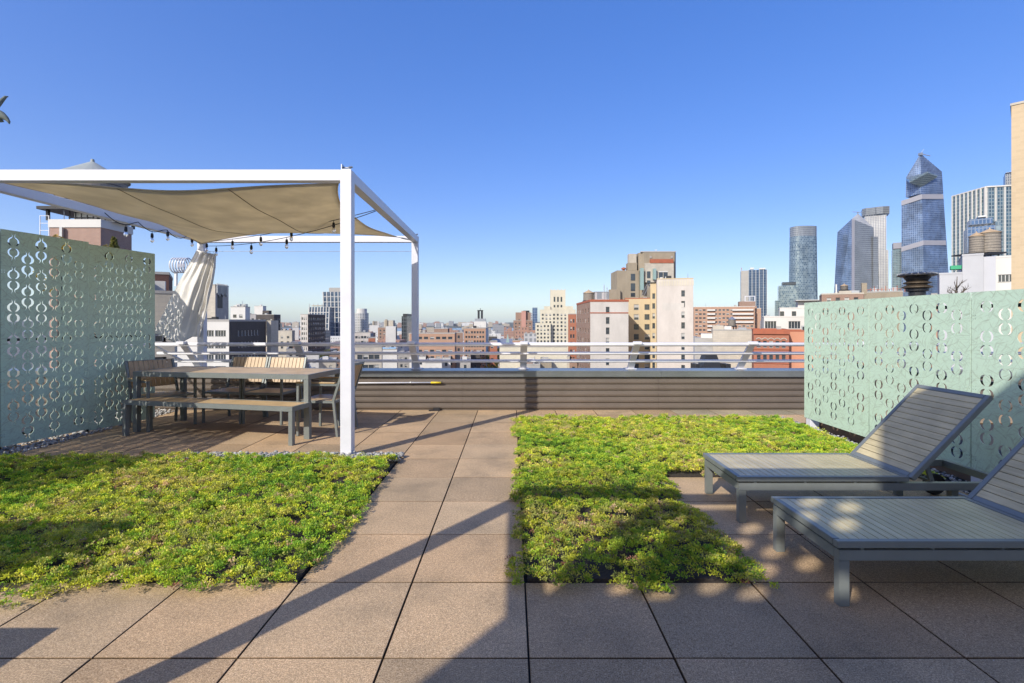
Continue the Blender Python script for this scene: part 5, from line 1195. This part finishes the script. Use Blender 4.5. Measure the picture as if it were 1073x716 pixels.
# black mushroom vent
t = thing('roof_vent', 'black louvred mushroom roof vent standing above the low green screen', 'roof vent', (PX(961, 12), 12, 0)); z_ = PZ(305, 12)
m = MB(); m.lathe([(.20, 0), (.20, z_-.02), (.27, z_), (.27, z_+.05)], 20); m.build('stack', dark_metal, t)
m = MB(); m.lathe([(.26, z_+.051), (.36, z_+.075), (.36, z_+.10), (.24, z_+.14), (.24, z_+.16), (.33, z_+.18), (.33, z_+.20), (.24, z_+.23)], 24); m.build('louvres', plain('vent_bronze', (.10, .075, .05), .5, metal=.5), t)
m = MB(); m.lathe([(.24, z_+.231), (.30, z_+.30), (.32, z_+.33), (.47, z_+.36), (.47, z_+.385), (.36, z_+.42), (.10, z_+.445)], 24); m.build('hood', dark_metal, t)
for i in range(20):
    a = i*math.pi/10; m = MB(); m.bar((.35*math.cos(a), .35*math.sin(a), z_+.43), (.46*math.cos(a), .46*math.sin(a), z_+.40), .03, .02); m.build('rib', steel, t)
for o_v in t.children: o_v.scale = (.84, .84, 1)
# --- trees
def tree(name, label, x, y, z, h, r_, cols, seed, n=2600, conifer=False, bare=False, group=None, ls=.3):
    rr = np.random.default_rng(seed); t = thing(name, label, 'tree', (x, y, z), 0, group)
    m = MB(); m.tube([(0, 0, 0), (.03*h, 0, h*.3), (0, .02*h, h*.62), (0, 0, h*.9)], [h*.028, h*.022, h*.013, h*.004], 7); m.build('trunk', bark, t, smooth=True)
    tips = []
    for k in range(26 if bare else 11):
        a = rr.uniform(0, 6.28); z0 = h*rr.uniform(.25, .75); L = r_*rr.uniform(.6, 1.05); p0 = Vector((0, 0, z0)); p1 = p0+Vector((math.cos(a)*L*.5, math.sin(a)*L*.5, L*.35)); p2 = p0+Vector((math.cos(a)*L, math.sin(a)*L, L*rr.uniform(.5, 1.1)))
        m = MB(); m.tube([p0, p1, p2], [h*.010, h*.006, h*.002], 5); m.build('limb', bark, t); tips.append(p2)
        if bare:
            for q_ in range(3): m = MB(); e = p1.lerp(p2, .3+.3*q_); m.tube([e, e+Vector((rr.normal(0, L*.25), rr.normal(0, L*.25), L*.4))], [h*.004, h*.0015], 4); m.build('twig', bark, t)
    if bare: return t
    if conifer:
        zz = rr.uniform(.08, 1, n); rad = (1-zz)*r_*rr.uniform(.35, 1, n)**.5*(1+.25*np.sin(zz*40)); a = rr.uniform(0, 6.28, n); P = np.stack([rad*np.cos(a), rad*np.sin(a), zz*h], 1); Dn = np.stack([np.cos(a), np.sin(a), -.3+0*a], 1)
    else:
        nc = 26; C = np.stack([rr.normal(0, r_*.42, nc), rr.normal(0, r_*.42, nc), h*.66+rr.normal(0, h*.15, nc)], 1); rad = rr.uniform(.18, .36, nc)*r_
        ci = rr.integers(0, nc, n); d_ = rr.normal(size=(n, 3)); d_ /= np.linalg.norm(d_, axis=1)[:, None]; P = C[ci]+d_*(rad[ci]*rr.uniform(.5, 1, n)**.5)[:, None]; Dn = d_
    Dn = Dn+rr.normal(0, .5, Dn.shape); Dn /= np.linalg.norm(Dn, axis=1)[:, None]
    cc = np.array(cols)[rr.integers(0, len(cols), n)]*rr.uniform(.7, 1.25, n)[:, None]
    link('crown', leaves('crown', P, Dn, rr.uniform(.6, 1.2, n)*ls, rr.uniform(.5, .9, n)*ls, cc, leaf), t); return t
GR = [(.10, .14, .035), (.07, .11, .03), (.13, .16, .05)]; YL = [(.50, .33, .03), (.42, .30, .04), (.30, .24, .05)]; OL = [(.19, .18, .06), (.13, .14, .05)]
zb_ = PZ(300, 43)
tree('conifer_tree', 'pointed yellow-green conifer in front of the shaded side of the pink brick block', PX(119.5, 43), 43, PZ(249, 43)-5, 5.0, 1.1, [(.30, .27, .08), (.2, .21, .06)], 1, 2600, True, ls=.22)
tree('conifer_tree', 'smaller conifer just left of the pointed one beside the pink brick block', PX(110, 43.4), 43.4, PZ(256.5, 43)-3.6, 3.6, .7, [(.34, .28, .09), (.2, .2, .06)], 2, 1200, True, ls=.2)
tree('autumn_tree', 'yellow autumn treetop showing over the tall green screen', PX(73, 42), 42, PZ(250.5, 42)-6, 5.8, 1.7, YL, 3, 2200, ls=.2)
tree('bare_tree', 'leafless tree in front of the grey wing above the low green screen', PX(1003, 70), 70, PZ(283, 70)-9, 9, 1.3, [], 4, bare=True)
for i, (px, py, D_, h_, r__, cl, lb) in enumerate([
    (508, 383.5, 230, 12, 4.2, YL, 'bright yellow autumn tree just above the parapet'), (541.5, 381, 235, 11, 4, GR, 'green street tree above the parapet left of the centre post'),
    (516, 368, 260, 12, 5.5, OL, 'olive green tree under the green steeple'), (421, 384, 240, 10, 5, GR, 'round green tree above the parapet by the far pergola post'),
    (443, 378, 250, 11, 4, GR, 'green tree right of the far pergola post'), (336, 366, 260, 13, 6, OL, 'broad olive tree left of the front pergola post'),
    (394, 381, 235, 10, 4, OL, 'small olive tree behind the railing near the blue-roofed shed'), (585, 385, 235, 9, 4, GR, 'low green shrub-like tree before the long white warehouse'),
    (520, 379, 240, 10, 5, OL, 'dusky olive tree right of the bright yellow tree'), (326, 372, 250, 11, 5, GR, 'dark green tree below the striped apartment tower')]):
    tree('street_tree', lb, PX(px, D_), D_, PZ(py, D_)-h_, h_, r__, cl, 20+i, 1500, ls=.8)
# --- low roofs just above the parapet, each its own house
GRP = None
names_ = [('whitewashed', white_stucco), ('grey', concrete), ('brown', brick_brown), ('cream', stone_cream), ('dark', brick_grey), ('tan', brick_tan), ('red brick', brick_red)]
lows = [(318, 334, 372, 190, 0, 'under the striped apartment tower'), (334, 352, 378, 170, 3, 'left of the front pergola post'), (300, 316, 366, 210, 1, 'above the right chair back'), (345, 362, 371, 240, 2, 'behind the front pergola post'),
        (374, 390, 376, 210, 5, 'below the rounded glass tower'), (402, 417, 376, 230, 4, 'below the white shed with the blue strip'), (417, 429, 371, 230, 1, 'at the foot of the slim black tower'),
        (446, 463, 380.5, 170, 0, 'under the left half of the orange brick building'), (463, 472, 375.5, 190, 0, 'under the right half of the orange brick building'), (472, 482, 372, 210, 3, 'right below the narrow brown building'), (482, 493, 378, 190, 1, 'in front of the tan brick block'),
        (493, 503, 371, 220, 4, 'left of the bright yellow tree'), (522, 532, 384, 210, 2, 'between olive tree and centre post'), (532, 541, 374, 215, 6, 'left of the white warehouse doorway'),
        (548, 566, 382.5, 140, 1, 'in front of the white warehouse, left'), (566, 578, 380, 145, 5, 'in front of the white warehouse doorway'), (586, 597, 374, 200, 3, 'right end of the white warehouse'), (597, 605, 380, 190, 2, 'at the foot of the rust-red narrow building'),
        (429, 446, 374, 190, 0, 'between far pergola post and orange brick building')]
for i, (a, b, yt, D_, ni, lb) in enumerate(lows):
    nm, mt = names_[ni]; tb, Xc, Wc, dc, Hc = building('low_house', 'low %s flat-roofed house %s' % (nm, lb), a, b, yt, D_, mt, depth=10+i % 4*3, roof=[roof_tar, roof_light][i % 2], win=dict(cols=max(1, int(Wc_/2.4)) if (Wc_ := (b-a)*D_/F) else 1, w=1.0, h=1.4, pitch=3.1, first=1.6))
    addbox(tb, 'roof_hatch', [concrete, white_stucco, brick_brown][i % 3], Wc*.2, Wc*.2+1.8, 2, 4.2, Hc, Hc+1.3)
    if i % 2: addbox(tb, 'roof_unit', steel, Wc*.6, Wc*.6+1.1, 3, 4, Hc, Hc+.8)
# --- far-off city mass
def mass(name, label, n, d0, d1, xr, hmin, hmax, seed, mats, zfloor=GZ):
    r = random.Random(seed); m = MB()
    for i in range(n):
        D_ = d0+(d1-d0)*r.random()**.8; px = r.uniform(*xr); w_ = r.uniform(9, 26)*(1 if D_ < 2000 else 2.5); h_ = r.uniform(hmin, hmax)*(1 if r.random() < .9 else 1.25); x = PX(px, D_); z_ = zfloor
        mi = r.randrange(len(mats)); m.box(x, x+w_, D_, D_+r.uniform(9, 25), z_, z_+h_, mi)
        if r.random() < .5: m.box(x+w_*.2, x+w_*.5, D_+2, D_+7, z_+h_, z_+h_+r.uniform(2, 4), mi)
    return tag(m.build(name, mats, None), label, 'city blocks', kind='stuff')
win_mats = [curtain('far_'+nm, c1, c2, mo, 2.6, 3.2, .9, metal=0, rough=.8, stain=.1) for nm, c1, c2, mo in (('white', (.30, .30, .30), (.14, .15, .16), (.60, .59, .57)), ('brick', (.12, .10, .10), (.07, .06, .06), (.34, .20, .15)), ('tan', (.16, .14, .13), (.09, .08, .08), (.42, .36, .28)), ('grey', (.14, .15, .17), (.08, .09, .10), (.28, .28, .29)))]
mass('city_blocks', 'mass of low flat-roofed city blocks filling the streets towards the river', 700, 300, 1250, (100, 800), 14, 33, 1, win_mats)
mass('city_blocks', 'hazy line of small buildings along the far shore below the hills', 700, 3550, 5200, (130, 900), 10, 42, 2, win_mats)
# bird at the left edge
t = thing('bird', 'grey-green bird gliding half out of view at the left edge of the sky', 'bird', (PX(-6, 7), 7, PZ(121, 7)))
m = MB(); m.tube([(-.22, 0, .02), (-.12, 0, .03), (0, 0, .04), (.10, 0, .0), (.17, 0, -.045), (.205, 0, -.09), (.212, 0, -.12)], [.02, .06, .075, .055, .03, .018, .006], 12)
m.tube([(.0, .02, -.03), (.06, .03, -.06), (.10, .03, -.075)], [.035, .03, .008], 8); m.tube([(-.10, .03, .05), (-.05, .10, .20), (.02, .14, .325), (.045, .15, .33)], [.05, .035, .018, .006], 8)
m.build('body', plain('feather', (.13, .15, .13), .8, var=.3, scale=20), t, smooth=True)

# ------------------------------------------------------------------ air
if HAZE:
    hm = bpy.data.materials.new('haze_air'); hm.use_nodes = True; hn = hm.node_tree
    for n_ in list(hn.nodes):
        if n_.type != 'OUTPUT_MATERIAL': hn.nodes.remove(n_)
    pvn = hn.nodes.new('ShaderNodeVolumePrincipled'); pvn.inputs['Color'].default_value = (.80, .90, 1, 1); pvn.inputs['Density'].default_value = HAZE; pvn.inputs['Anisotropy'].default_value = .0
    hn.links.new(pvn.outputs[0], hn.nodes['Material Output'].inputs['Volume'])
    m = MB(); m.box(-9600, 9600, -1600, 9900, -47, 420); tag(m.build('haze', hm), 'thin blue haze over the far city', 'haze', kind='stuff')
